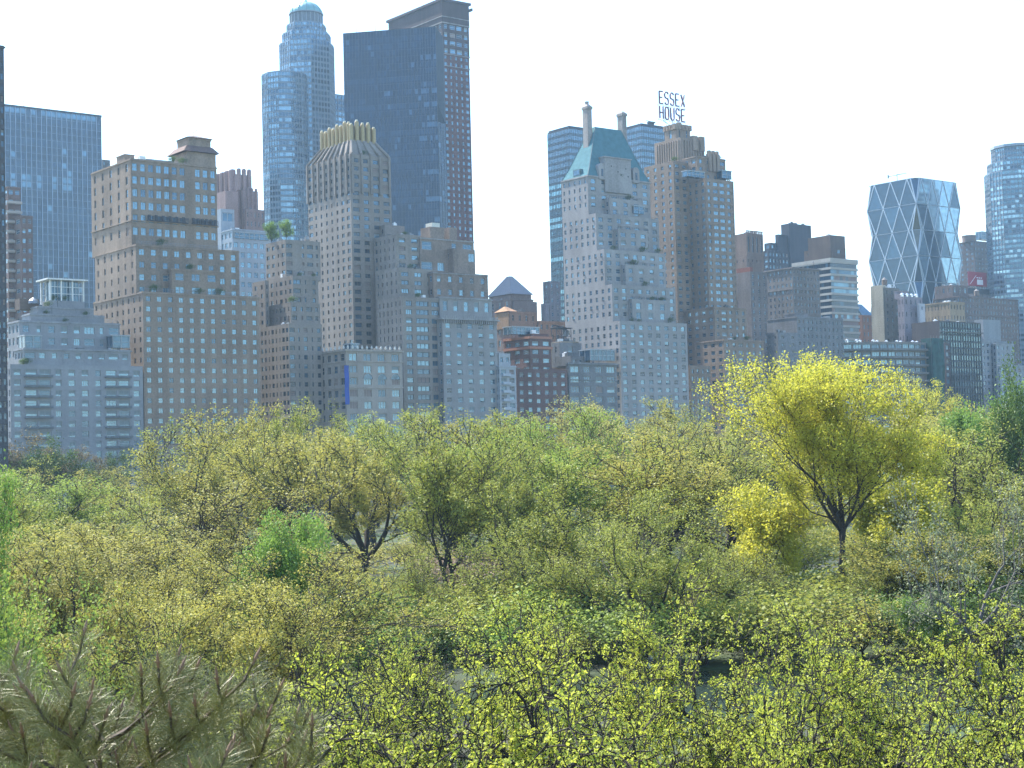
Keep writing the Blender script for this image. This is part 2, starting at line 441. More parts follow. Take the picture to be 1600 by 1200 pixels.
b = MB(); ua = s.u(37, 4, 168); b.bar((ua, 4, z1), (ua, 4, z1+5.2), .12); b.bar((ua-1.6, 4, z1+4.6), (ua+1.6, 4, z1+4.6), .08); b.bar((ua-2.2, 4, z1+1.2), (ua+3, 4, z1+2.0), .25); b.build('antenna', STEEL_D, s.root)
s.finish()
s = Building('stone_block', 161, 249, 900, 'small grey block peeping between the dark glass slab and the tan brick tower', wall=(.22, .2, .2))
s.tier(160, 150, 172, 249, v=0, nf=2, nl=1); s.finish()

# --- brick apartment tower with balconies, left behind
s = Building('balcony_tower', 33, 335, 640, 'narrow brown brick apartment tower with stacked pale balconies at far left', 'apartment block', (.20, .13, .11), 'bright')
t = s.tier(33, -10, 51, 336, v=0, nf=2, nl=4, fh=4.0, ww=.55, wh=.45, cornice=.25)
t2 = s.tier(12, -20, 32, 291, v=8, nf=2, nl=4, fh=4.0, ww=.7, wh=.45, z0=0, cornice=.25)
z = 24
while z < t2[5]-4:
    b = MB(); b.box(t2[0]-.9, t2[0]+5.4, 6.6, 7.99, z, z+.25); b.box(t2[0]-.9, t2[0]+5.4, 6.5, 6.6, z+.25, z+1.1); z += 4.0
    b.build('balcony', simple('balcony_buff', (.36, .31, .27), .8), s.root)
s.finish()

# --- pale limestone terraced building, front left
s = Building('terraced_building', 16, 569, front_dist(16), 'pale grey stepped apartment building topped by an open white roof pavilion', 'apartment building', (.36, .36, .37), 'pale', 'w', stain=.15)
SZ = [.5, .86, .84, .42, .5, .5, .4, .84, .84, .5]
t = s.tier(16, 6, 223, 569, v=0, nf=10, nl=3, fh=3.02, wh=.6, sizes=SZ)
tA = s.tier(37, 22, 204, 543, v=2.2, nf=9, nl=3, fh=3.0, wh=.55, sizes=[.85, .5, .4, .45, .45, .4, .5, .85, .5], z0=t[5]-.7, cornice=.3)
tB = s.tier(30, 12, 187, 500, v=7, nf=8, nl=3, fh=3.6, wh=.6, sizes=[.5, .3, .5, .5, .5, .85, .3, .85], z0=t[5]-.7, cornice=.25)
tC = s.tier(47, 34, 163, 489, v=9, nf=5, nl=2, fh=2.8, wh=.6, sizes=[.7, .7, .0, .8, .8], z0=tB[5]-.7, cornice=.2)
tD = s.tier(58, 46, 146, 478, v=11, nf=4, nl=1, fh=2.6, wh=.6, sizes=[.6, .6, .0, .6], z0=tC[5]-.7, cornice=.2)
tE = s.tier(77, 66, 132, 469, v=13, nf=0, nl=0, z0=tD[5]-.7)
glassbox(s, 39, 64, 525, 543, 2.6, 5, mat=G_MID); glassbox(s, 176, 202, 525, 543, 2.6, 5, mat=G_MID)
# open cage pavilion
u0 = s.u(78, 13.5, 440); u1 = s.u(130, 13.5, 440); zb = tE[5]; zt = s.z(437, u0, 13.5)
b = MB()
for vv in (13.5, 20.5):
    for k in range(4):
        x = u0+(u1-u0)*k/3; b.box(x-.22, x+.22, vv-.22, vv+.22, zb-.7, zt)
    for zz in (.33, .66): b.box(u0+.22, u1-.22, vv-.1, vv+.1, zb+(zt-zb)*zz, zb+(zt-zb)*zz+.15)
    for k in range(11):
        x = u0+(u1-u0)*(k+.5)/11; b.bar((x, vv, zb), (x, vv, zt), .05)
for k in range(3):
    y = 13.5+7*k/2; b.box(u0-.2, u0+.2, y-.2+.4, y+.2, zb-.7, zt) if k == 1 else None
b.box(u0-1.2, u1+1.2, 12.4, 21.6, zt+.003, zt+.45)
b.build('roof_pavilion', simple('pavilion_white', (.7, .69, .64), .6), s.root)
b = MB(); b.box(u0+1.0, u1-1.0, 15.0, 19.6, zb-.6, zt-.2); b.build('pavilion_core', G_MID, s.root)
b = MB(); b.box(tE[0]-8, tE[0]-2, 16, 20, tD[5]-.7, tD[5]+2.6); b.build('stair_head', wall_mat((.2, .15, .12)), s.root)
b = MB(); b.lathe(tE[0]-4.4, 14.5, [(1.6, tD[5]+1.0), (1.4, tD[5]+1.9), (.5, tD[5]+2.6), (.1, tD[5]+2.9)], 12); b.build('roof_dome', STEEL, s.root)
rail(s.root, [(tA[0]+.5, tA[2]+.4, tA[5]), (tA[1]-.5, tA[2]+.4, tA[5])]); rail(s.root, [(tB[0]+.4, tB[2]+.4, tB[5]), (tB[1]-.4, tB[2]+.4, tB[5])])
# long balcony trays of the wide-window stacks
W_ = t[1]-t[0]; z = t[5]-1.3-3.02*.6; bm_ = simple('balcony_dark', (.13, .14, .15), .7)
while z > 12:
    for (a, c) in ((.1, .19), (.2, .29), (.7, .79), (.8, .89)):
        b = MB(); b.prism([(W_*a, -.01), (W_*a, -.75), (W_*c+.6, -.75), (W_*c+.6, -.01)], z-.55, z-.35); b.box(W_*a, W_*c+.6, -.75, -.68, z-.349, z+.15); b.build('balcony', bm_, s.root)
    z -= 3.02
FUT_LEFT = s
s.finish()

# --- tall tan brick tower
s = Building('brick_tower', 223, 455, front_dist(223), 'tall tan brick tower with a square lantern turret and an orange left wall', 'apartment tower', (.36, .27, .20), 'sky', 'b')
t = s.tier(223, 146, 405, 455, v=0, nf=11, nl=9, fh=3.12, ww=.42, wh=.52, wl=.3, cornice=.25, mixl='dark')
p = s.tier(268, 250, 343, 419, v=1.2, nf=3, nl=1, fh=4.2, ww=.55, wh=.55, z0=t[5]-.7, cornice=.2)
m1 = s.tier(212, 148, 373, 381, v=4, nf=9, nl=6, fh=3.9, ww=.45, wh=.5, z0=t[5]-.7, cornice=.2, wl=.25, mixl='dark')
m = s.tier(204, 142, 338, 247, v=7, nf=11, nl=5, fh=4.0, z0=m1[5]-.7, cornice=.25, sizes=[.62, .62, .66, .66, .66, .66, .66, 0, .66, .66, .62], sizesl=[.26, .26, .26, .24, .3], wh=.62, mix='sky', mixl='dark')
zb = s.z(345, m[0], 7); s.band(m[0], m[1], 7, m[3], zb, .35, .35)
b = MB()
ua, ub, uc, ud = [s.u(q, 7, 345) for q in (228, 292, 298, 338)]
for (a, c) in ((ua, ub), (uc, ud)):
    b = MB(); b.box(a, c, 5.7, 6.6, zb+.36, zb+.5); n = int((c-a)/.35)
    for i in range(n+1): x = a+(c-a)*i/n; b.box(x-.05, x+.05, 5.72, 5.8, zb+.5, zb+1.7)
    b.box(a, c, 5.7, 5.82, zb+1.7, zb+1.85)
    for i in range(6): x = a+(c-a)*(i+.2)/6; b.box(x, x+.7, 5.85, 6.5, zb+.5, zb+2.2)
    b.build('balcony', STEEL_D, s.root)
# turret
tu = s.tier(292, 268, 337, 236, v=7.4, nf=0, nl=0, z0=m[5]-.7)
b = MB(); b.prism([(tu[0]-1.4, tu[2]-.9), (tu[1]+1.0, tu[2]-.9), (tu[1]+1.0, tu[3]+1), (tu[0]-1.4, tu[3]+1)], tu[5]+.004, tu[5]+2.2,
    pts1=[(tu[0]+.6, tu[2]+1.2), (tu[1]-.6, tu[2]+1.2), (tu[1]-.6, tu[3]-1), (tu[0]+.6, tu[3]-1)]); b.build('turret_eave', wall_mat((.2, .13, .11)), s.root)
tl = s.tier(294, 278, 329, 214, v=tu[2]+1.3, nf=3, nl=3, fh=3.2, ww=.35, wh=.55, para=.2, z0=tu[5]+2.2, depth=(tu[3]-tu[2])-3, mix='dark', cornice=.2)
b = MB(); b.prism([(tl[0]-.7, tl[2]-.7), (tl[1]+.7, tl[2]-.7), (tl[1]+.7, tl[3]+.7), (tl[0]-.7, tl[3]+.7)], tl[5]+.004, tl[5]+1.3, pts1=[(tl[0]+3, tl[2]+3), (tl[1]-3, tl[2]+3), (tl[1]-3, tl[3]-3), (tl[0]+3, tl[3]-3)]); b.build('turret_roof', wall_mat((.22, .17, .15)), s.root)
b = MB(); b.bar((tl[0]+4, tl[2]+4, tl[5]+1), (tl[0]+4, tl[2]+4, tl[5]+3), .08); b.bar((tl[0]+4, tl[2]+4, tl[5]+2.6), (tl[0]+5.4, tl[2]+4, tl[5]+3.6), .12); b.build('weather_vane', STEEL_D, s.root)
glassbox(s, 230, 268, 250, 256, 8.2, 5)
s.roofbox(m[0]+1.2, m[0]+4.5, 14, 20, m[5]-.7, m[5]+2.3)
rail(s.root, [(m1[0]+.4, 4.4, m1[5]), (m1[1]-.4, 4.4, m1[5])]); rail(s.root, [(t[0]+.4, .5, t[5]), (t[1]-.4, .5, t[5])])
s.finish(); TANB = s

# --- pinkish castellated building
s = Building('castellated_tower', 369, 268, front_dist(369, 170), 'pinkish stone building with round castellated buttresses behind the tan brick tower', 'tower', (.36, .25, .23), 'mixed')
t = s.tier(369, 328, 393, 272, v=0, nf=0, nl=0)
t2 = s.tier(378, 340, 403, 297, v=-1.5, nf=4, nl=0, fh=4, ww=.2, z0=0); t3 = s.tier(384, 350, 413, 326, v=-3.5, nf=5, nl=3, fh=4, ww=.25, z0=0)
t4 = s.tier(352, 334, 372, 298, v=-1.2, nf=0, nl=0, z0=0)
ribs(s, t[0], t[1], 0, t2[5], t[5]+2.6, 3, (t[1]-t[0])/3*.40, s.wall, 'buttress'); ribs(s, 1.5, t[3]-1.5, t[0], t4[5], t[5]+2.6, 5, (t[3]-3)/5*.38, s.wall, 'buttress', 's'); ribs(s, t2[0], t2[1], -1.5, t3[5], t2[5]+1.2, 4, (t2[1]-t2[0])/4*.3, s.wall, 'buttress')
s.finish()

# --- pale blue grid office
s = Building('office_block', 363, 357, front_dist(363, 110), 'pale blue white office block with a square window grid behind the roof trees', 'office block', (.42, .47, .52), 'sky', 'w', stain=.12)
t = s.tier(363, 338, 424, 357, v=0, nf=6, nl=4, fh=3.9, ww=.62, wh=.55, cornice=.2)
glassbox(s, 366, 420, 363, 372, -.35, .3, 'glass_band')
t = s.tier(345, 338, 366, 326, v=9, nf=1, nl=0, z0=0, fh=60, ww=.8, wh=.06, mix='dark')
s.finish()

# --- domed octagonal tower
s = Building('domed_tower', 479, 60, 960, 'slim octagonal skyscraper with a green dome and curved lower wings', 'skyscraper', (.30, .33, .37), 'sky')
TG = [glass('city_glass_a', (.10, .17, .24)), glass('city_glass_b', (.14, .22, .29)), glass('city_glass_c', (.22, .33, .41)), glass('city_glass_d', (.06, .10, .15))]
FINM = simple('fin_grey', (.25, .29, .33), .6, .1)
SPM = simple('spandrel_grey', (.15, .19, .235), .5, .1)
def facet_tower(s, cx, cy, r, n, z0, z1, per, fh, rot=0.0, tints=TG, w=(3, 4, 2, 3), spandrel=.38, fin=.3, name='glazing', only=None, spmat=None):
    pts = [(cx+r*math.cos(rot+2*math.pi*k/n), cy+r*math.sin(rot+2*math.pi*k/n)) for k in range(n)]
    for k in range(n):
        a = np.array(pts[k]); c = np.array(pts[(k+1) % n]); nn = np.array([(c-a)[1], -(c-a)[0]]); nn /= np.linalg.norm(nn)
        ln = np.linalg.norm(c-a); U = (c-a)/ln
        wn = nn[0]*F2+nn[1]*L2; mid = s.o + ((a+c)/2)[0]*F2 + ((a+c)/2)[1]*L2
        if wn @ mid > 0.25*np.linalg.norm(mid): continue
        curtain(s, a, U, nn, ln, z0, z1, per, fh, tints, w, fin=fin, finout=.3, spandrel=spandrel, rng=random.Random(k*7+int(z0)), finmat=FINM, spmat=spmat or SPM, name=name, hbar=0)
    b = MB(); pts2 = [(cx+(r-.05)*math.cos(rot+2*math.pi*k/n), cy+(r-.05)*math.sin(rot+2*math.pi*k/n)) for k in range(n)]
    b.prism(pts2, z0, z1+.8); b.build('core', SPM, s.root)
zf = lambda py: s.z(py, 0, 0)
PXM = 960/2500.
facet_tower(s, 0, 0, 43*PXM, 8, 0, zf(72), 6, 3.4, R(22.5))
facet_tower(s, 0, 0, 38*PXM, 8, zf(72), zf(56), 5, 3.4, R(22.5))
facet_tower(s, 0, 0, 31*PXM, 8, zf(56), zf(42), 5, 3.4, R(22.5))
b = MB(); rr = 25.5*PXM; b.lathe(0, 0, [(rr, zf(42)), (rr, zf(24))], 24)
b.build('drum', wall_mat((.2, .23, .27)), s.root)
for k in range(24):
    pass
b = MB()
for k in range(24):
    a = 2*math.pi*k/24; b.bar(((rr+.1)*math.cos(a), (rr+.1)*math.sin(a), zf(42)), ((rr+.1)*math.cos(a), (rr+.1)*math.sin(a), zf(25)), .3)
b.lathe(0, 0, [(rr+.7, zf(24)+.01), (rr+.7, zf(22.5))], 24)
b.build('drum_columns', FINM, s.root)
b = MB(); z0 = zf(22.5)+.01; hh = zf(4)-z0
b.lathe(0, 0, [(rr*1.0*math.cos(a*math.pi/2), z0+hh*math.sin(a*math.pi/2)) for a in [i/9 for i in range(9)]]+[(1.0, z0+hh*1.0), (.8, z0+hh+1.2), (.25, z0+hh+1.5), (.12, z0+hh+6)], 24)
b.build('dome', simple('copper_dome', (.20, .36, .35), .45, .2), s.root, smooth=False)
b = MB()
for k in range(12):
    a = 2*math.pi*k/12
    for i in range(8):
        t0, t1 = i/9*math.pi/2, (i+1)/9*math.pi/2
        b.bar((rr*1.01*math.cos(t0)*math.cos(a), rr*1.01*math.cos(t0)*math.sin(a), z0+hh*math.sin(t0)), (rr*1.01*math.cos(t1)*math.cos(a), rr*1.01*math.cos(t1)*math.sin(a), z0+hh*math.sin(t1)), .22)
b.build('dome_rib', simple('copper_rib', (.14, .26, .27), .5, .2), s.root)
ul = s.u(446, -3, 200); facet_tower(s, ul, -3, 36*PXM, 12, 0, zf(128), 4, 3.4, R(15), w=(3, 3, 3, 4), fin=.2)
ul = s.u(443, -2, 200); facet_tower(s, ul, -4.5, 36*PXM, 12, 0, zf(284), 4, 3.4, R(15), w=(3, 3, 3, 4), fin=.2)
ur = s.u(521, 8, 200); facet_tower(s, ur, 8, 21*PXM, 4, 0, zf(141), 4, 3.4, R(45))
s.finish()

# --- red brick tower with dark top, and the dark glass tower before it
s = Building('red_brick_skyscraper', 692, 20, 900, 'tall red brick skyscraper with dark cap and pale bands beside the dark glass tower', 'skyscraper', (.17, .085, .08), 'sky', 'w', trim=(.36, .32, .30))
t = s.tier(692, 606, 733, 82, v=0, nf=5, nl=12, fh=3.75, sizes=[.5, .36, .36, .36, .55], ww=.4, wh=.5, mix='sky', cornice=.5)
s2w = s.wall; 
zz0 = t[5]; s.wb_main = s.wb
wb_old = s.wb; s.wb = MB()
t2 = s.tier(692.2, 606, 732.4, 33, v=.0, nf=4, nl=12, fh=4.6, sizes=[.5, .8, .8, .5], ww=.5, wh=.55, mix='mixed', z0=zz0, u0=t[0])
t3 = s.tier(692.2, 606, 732.4, 1, v=.0, nf=0, nl=0, z0=t2[5], u0=t[0])
s.wb.build('upper_wall', wall_mat((.10, .065, .065)), s.root); s.wb = wb_old
s.band(t[0], t[1], 0, t[3], s.z(103, 0, 0), .5, .35); s.band(t[0], t[1], 0, t[3], s.z(36, 0, 0), .7, .5); s.band(t[0], t[1], 0, t[3], s.z(26, 0, 0), .5, .35)
b = MB(); b.box(t[0]-.9, t[1]+1.6, -.9, t[3], t3[5]+.003, t3[5]+1.4); b.box(t[1]+1.62, t[1]+2.6, -1, 2, t3[5]-3, t3[5]-1.5); b.build('roof_cap', wall_mat((.10, .07, .075)), s.root)
s.finish()

s = Building('dark_glass_tower', 688, 45, 815, 'dark blue black glass skyscraper with flat broad face and roof antennas', 'skyscraper', (.03, .045, .07), 'dark', 'd')
TD = [glass('tower_glass_deep', (.012, .024, .052), metal=.35, rough=.1), glass('tower_glass_mid', (.022, .042, .082), metal=.4), glass('tower_glass_light', (.06, .10, .16), metal=.45)]
def loc(px, D):
    P = ray(px, 300, D)[:2] - s.o; return np.array([P @ F2, P @ L2])
A = loc(541, 824); B = loc(686.5, 815); C = loc(697, 835)
ztop = s.z(42, 0, 0); zlow = s.z(190, 0, 0)
def wall_c(a, c, z0, z1, n, seed, wts=(7, 3, .9)):
    ln = np.linalg.norm(c-a); U = (c-a)/ln; nn = np.array([U[1], -U[0]])
    curtain(s, a, U, nn, ln, z0, z1, n, 3.5, TD, wts, fin=.1, finout=.12, spandrel=.28, rng=random.Random(seed), finmat=simple('dark_fin', (.03, .04, .06), .4, .3), spmat=TD[0], hbar=.04)
D2 = A + (B-A)*.83
wall_c(A, D2, 0, ztop, 25, 3); wall_c(D2, B, 0, ztop, 6, 4, (6, 3, 1.6))
b = MB(); b.prism([tuple(A+(.25, .35)), tuple(B+(.1, .4)), tuple(C), tuple(C+np.array([.616, .788])*16), tuple(A+np.array([.66, .76])*26)], 0, ztop+.5); b.build('core', wall_mat((.04, .055, .08)), s.root)
B2 = loc(699, 822); wall_c(B+(.1, .1), B2, 0, zlow, 3, 9)
b = MB(); b.prism([tuple(B+(.2, .2)), tuple(B2+(0, .1)), tuple(B2+(8, 12)), tuple(B+(8, 12))], 0, zlow+.0, pts1=None); b.prism([tuple(B+(.2, .2)), tuple(B2+(0, .1)), tuple(B2+(8, 12)), tuple(B+(8, 12))], zlow+.01, zlow+9, pts1=[tuple(B+(.2, .2)), tuple(B+(.4, .1)), tuple(B+(8.4, 12)), tuple(B+(8, 12))]); b.build('side_wedge', wall_mat((.04, .055, .08)), s.root)
b = MB()
for px, h in ((562, 22), (592, 24), (598, 11)):
    q = loc(px, 832); b.bar((q[0], q[1], ztop), (q[0], q[1], ztop+h*.33), .14, w1=.07)
b.build('antenna', STEEL_D, s.root)
b = MB(); q = loc(596, 832); b.box(q[0]-1, q[0]+3, q[1], q[1]+4, ztop+.4, ztop+2.2)
b.build('roof_bulkhead', wall_mat((.04, .055, .08)), s.root)
s.finish()

# --- stone tower with gilded crown
s = Building('gold_crown_tower', 451, 504, front_dist(451), 'greyish stone apartment tower crowned by a cluster of golden fins', 'apartment tower', (.33, .285, .245), 'dark', 'd', stain=.2)
w3 = s.tier(451, 401, 503, 505, v=0, nf=5, nl=9, fh=2.95, z0=0, sizes=[.75, .2, .55, .2, .5], sizesl=[.3, .6, .5, .25, .6, .3, .25, .7, .6], wh=.5)
w2b = s.tier(454, 404, 500, 472, v=3, nf=4, nl=8, fh=2.95, z0=w3[5]-.7, sizes=[.6, .3, .8, .4], wh=.5, sizesl=[.3, .6, .5, .25])
w2 = s.tier(457, 407, 497, 430, v=6, nf=3, nl=7, fh=2.95, z0=w2b[5]-.7, sizes=[.85, .15, .35], wh=.5, sizesl=[.6, .3, .5, .25])
w1 = s.tier(446, 415, 500, 374, v=12, nf=5, nl=4, fh=2.95, z0=w2[5]-.7, sizes=[.85, .0, .3, .85, .3], wh=.45, sizesl=[.6, .5, .25, .6])
w0 = s.tier(414, 394, 420, 438, v=16, nf=1, nl=2, fh=2.95, z0=0, wh=.5, ww=.3)
# link and shaft
tw = s.tier(547, 480, 610, 240, v=27, nf=4, nl=8, fh=2.95, z0=0, sizes=[.62, .5, .55, .6], sizesl=[.75, .3, .3, .3, .3, .3, .5, .55], wh=.5)
r1 = s.tier(601, 578, 632, 351, v=24, nf=0, nl=3, fh=3, z0=0, sizesl=[.6, .2, .3])
r2 = s.tier(618, 584, 657, 365, v=12, nf=2, nl=5, fh=2.95, z0=0, ww=.5, wh=.5, sizesl=[.5, .25, .2, .2, .2], mix='mixed')
r3 = s.tier(622, 587, 683, 418, v=8, nf=3, nl=5, fh=2.95, z0=0, ww=.55, wh=.5, wl=.25, mix='wide', mixl='dark')
r4 = s.tier(628, 590, 690, 463, v=3, nf=3, nl=6, fh=2.95, z0=0, sizes=[.45, .95, .6], wh=.6, wl=.25, mix='wide', mixl='dark')
# vertical piers on the shaft top and flared shoulders
z_sh = tw[5]; zfl = s.z(213, tw[0], 27)
u0, u1, v0, v1 = tw[0], tw[1], tw[2], tw[3]
ci = 5.6; c0, c1, c2, c3 = u0+ci*.55, u1-ci*.8, v0+ci*.7, v1-ci*1.0
b = MB(); b.prism([(u0+.3, v0+.3), (u1-.3, v0+.3), (u1-.3, v1-.3), (u0+.3, v1-.3)], z_sh-.5, zfl, pts1=[(c0, c2), (c1, c2), (c1, c3), (c0, c3)])
b.build('shoulder', s.wall, s.root)
b = MB(); b.box(c0+.4, c1-.4, c2+.4, c3-.4, zfl-.3, s.z(193, u0, 30))
GOLD = simple('gilt_stone', (.36, .27, .12), .5, .1); TIP = simple('crown_tip', (.7, .6, .38), .35, .3)
b.build('crown_core', wall_mat((.3, .23, .12)), s.root)
zcr = s.z(188, u0, 30)
nF, nL = 5, 8
for i in range(nF):
    f_ = i/(nF-1); xa = u0+.8+(u1-u0-1.6)*f_; xb = c0+(c1-c0)*f_
    b = MB(); b.bar((xa, v0-.15, z_sh-14), (xa, v0-.15, z_sh+.3), .55, n=4); b.bar((xa, v0-.15, z_sh+.2), (xb, c2, zfl), .55, n=6); b.build('pier', s.wall, s.root)
    b = MB(); h = zcr+(.9 if i % 2 else 0)-abs(f_-.4)*2.2; b.lathe(xb, c2, [(.8, zfl-.8), (.8, h-.5), (.55, h)], 8); b.lathe(xb, c2, [(.5, h+.003), (.4, h+.4)], 8, 1); b.build('crown_fin', [GOLD, TIP], s.root)
for i in range(nL):
    f_ = (i+.6)/(nL-.4); ya = v0+(v1-v0)*f_; yb_ = c2+(c3-c2)*f_
    b = MB(); b.bar((u0-.15, ya, z_sh-14), (u0-.15, ya, z_sh+.3), .5, n=4); b.bar((u0-.15, ya, z_sh+.2), (c0, yb_, zfl), .5, n=6); b.build('pier', s.wall, s.root)
    b = MB(); h = zcr-f_*.8+(.8 if i % 2 else 0); b.lathe(c0, yb_, [(.75, zfl-.8), (.75, h-.5), (.5, h)], 8); b.lathe(c0, yb_, [(.46, h+.003), (.38, h+.4)], 8, 1); b.build('crown_fin', [GOLD, TIP], s.root)
for i in range(4):
    b = MB(); yb_ = c2+(c3-c2)*(i+1)/4; b.lathe(c1, yb_, [(.75, zfl-.8), (.75, zcr-.8), (.5, zcr-.3)], 8); b.build('crown_fin', [GOLD], s.root)
rail(s.root, [(r3[0]+.4, 8.4, r3[5]), (r3[1]-.4, 8.4, r3[5])])
P_ = s.W(w1[0]+1.5, 14+w1[3]*.5, w1[5]-.7); FUTURE_ROOF.append((421, 375, s.W(w1[0]+1.2, w1[3]-2.0, w1[5]-.7), 8.0, 'pale green tree at the left end of the high roof terrace'))
FUTURE_ROOF.append((447, 374, s.W(s.u(448, 14, 374), 14, w1[5]-.7), 7.5, 'darker green slim tree right of its paler mate on the high roof terrace'))
s.finish(); GOLDB = s

# --- tan building with corbelled cornice
s = Building('corbelled_building', 690, 498, front_dist(690), 'tan apartment building with a corbelled pale cornice and tall brown stepped top', 'apartment building', (.36, .34, .325), 'bright', 'w', stain=.15)
t = s.tier(691, 676, 776, 498, v=0, nf=5, nl=2, fh=3.25, ww=.45, wh=.55)
t2 = s.tier(687, 676, 768, 463, v=2.6, nf=5, nl=2, fh=6.5, ww=.42, wh=.55, z0=t[5]-.7, cornice=.3)
wb_old = s.wb; s.wb = MB()
t3 = s.tier(677, 668, 762, 424, v=5, nf=5, nl=1, fh=4.6, ww=.36, wh=.45, z0=t2[5]-.7, cornice=.2)
t4 = s.tier(664, 650, 742, 388, v=8, nf=3, nl=2, fh=5.2, sizes=[.0, .0, .85], wh=.6, z0=t3[5]-.7, mix='sky', u0=s.u(708, 8, 388))
t4b = s.tier(656, 650, 742, 402, v=11, nf=4, nl=1, fh=5.0, sizes=[.8, .5, .3, .3], wh=.6, z0=t3[5]-.7, mix='sky')
t5 = s.tier(656, 650, 740, 370, v=11.5, nf=4, nl=2, fh=5.0, sizes=[.75, .0, .35, .7], wh=.6, z0=t4b[5]-.7, cornice=.25, mix='sky')
t6 = s.tier(672, 668, 694, 354, v=12.5, nf=0, nl=0, z0=t5[5]-.7, depth=6); t7 = s.tier(702, 698, 714, 355, v=12.5, nf=0, nl=0, z0=t5[5]-.7, depth=5); 
s.wb.build('upper_wall', wall_mat((.33, .255, .205)), s.root); s.wb = wb_old
b = MB(); q = s.u(675, 13, 350); b.box(q, q+3.4, 13, 17, t6[5]-.7, t6[5]+1.6); b.build('roof_tank_box', simple('tank_cream', (.6, .58, .5), .7), s.root)
s.band(t[0], t[1], 0, t[3], t[5]-.2, .5, .9); s.band(t[0], t[1], 0, t[3], s.z(430, 0, 0)-80, .4, .3)
b = MB(); n = 26
for i in range(n):
    x = t[0]+(t[1]-t[0])*(i+.5)/n; b.box(x-.18, x+.18, -.7, -.01, t[5]-1.4, t[5]-.21); b.box(x-.25, x+.25, -.85, -.75, t[5]+.31, t[5]+1.2)
b.build('corbel', s.trim, s.root)
t8 = s.tier(776, 770, 787, 549, v=3, nf=2, nl=0, fh=3.2, z0=0, ww=.4); 
s.finish()

# --- low arcaded clubhouse in front
s = Building('arcaded_building', 540, 545, front_dist(540, -14), 'low limestone building with arched upper windows and blue banner on its corner', 'building', (.42, .365, .315), 'wide', 'b', stain=.15)
t = s.tier(540, 449, 628, 545, v=0, nf=4, nl=9, fh=3.9, ww=.55, wh=.62, sizesl=[.25, .5, .35, .5, .3, .5, .5, .55, .6], mixl='dark', cornice=.45)
for k, c in enumerate((.38, .63, .87)):
    x = t[0]+(t[1]-t[0])*c; z = s.z(592, 0, 0); b = MB()
    n = 12; pts = [(x+1.9*math.cos(math.pi*i/n), z+1.9*math.sin(math.pi*i/n)) for i in range(n+1)]
    for (p0, p1) in zip(pts[:-1], pts[1:]): b.bar((p0[0], -.08, p0[1]), (p1[0], -.08, p1[1]), .16)
    o = b.build('arch_frame', s.trim, s.root)
    b = MB(); i0 = len(b.v); b.v += [(p[0], -.03, p[1]) for p in pts]; b.f.append(tuple(range(n+1))); b.m.append(0)
    b.build('arch_pane', G_MID, o)
s.band(t[0], t[1], 0, t[3], s.z(565, 0, 0), .3, .25); s.band(t[0], t[1], 0, t[3], s.z(606, 0, 0), .3, .2)
b = MB()
for i in range(12): x = t[0]+(t[1]-t[0])*(i+.5)/12; b.lathe(x, .1, [(.25, t[5]+.01), (.4, t[5]+.5), (.2, t[5]+.9), (.3, t[5]+1.2)], 8)
for i in range(14): y = t[3]*(i+.5)/14; b.lathe(.1, y, [(.25, t[5]+.01), (.4, t[5]+.5), (.2, t[5]+.9), (.3, t[5]+1.2)], 8)
b.build('urn_balustrade', simple('urn_pale', (.55, .53, .48), .7), s.root)
glassbox(s, 548, 560, 538, 545, 3, 4)
b = MB(); zb0 = s.z(632, 0, 0); zb1 = s.z(571, 0, 0)
nseg = 14
for i in range(nseg):
    z0 = zb0+(zb1-zb0)*i/nseg; z1 = zb0+(zb1-zb0)*(i+1)/nseg; y0 = -.5-.12*math.sin(i*.9); y1 = -.5-.12*math.sin((i+1)*.9)
    b.quad((-.9, y0, z0), (.75, y0, z0), (.75, y1, z1), (-.9, y1, z1)); b.quad((.75, y0+.04, z0), (-.9, y0+.04, z0), (-.9, y1+.04, z1), (.75, y1+.04, z1))
bo = b.build('banner', simple('banner_blue', (.03, .07, .32), .7), None)
bo.location = s.root.location; bo.rotation_euler = s.root.rotation_euler
tag(bo, 'long vertical blue banner hanging on the corner of the arcaded limestone building', 'banner')
b = MB(); b.bar((-.9, -.5, zb1), (-.9, .0, zb1), .06); b.bar((.75, -.5, zb1), (.75, .0, zb1), .06); b.bar((-1, -.5, zb1), (.85, -.5, zb1), .06); b.build('banner_pole', STEEL_D, bo)
s.finish()

# --- narrow white, reddish brick, grey buildings in the middle gap
s = Building('white_townhouse', 780, 571, front_dist(780, -2), 'narrow white apartment house with dark balconies beside the reddish brick block', 'apartment house', (.5, .51, .52), 'mixed', stain=.12)
t = s.tier(780, 774, 806, 571, v=0, nf=2, nl=2, fh=3.0, ww=.62, wh=.6, cornice=.2)
t2 = s.tier(779, 774, 797, 552, v=3, nf=2, nl=0, fh=3.2, ww=.5, z0=t[5]-.7)
z = 12
while z < t[5]-3:
    b = MB(); b.box(1.0, 4.6, -.9, -.01, z, z+.15); b.box(1.0, 4.6, -.9, -.84, z+.15, z+1.0); z += 3.0
    b.build('balcony', simple('balcony_pale', (.4, .41, .43), .7), s.root)
s.finish()

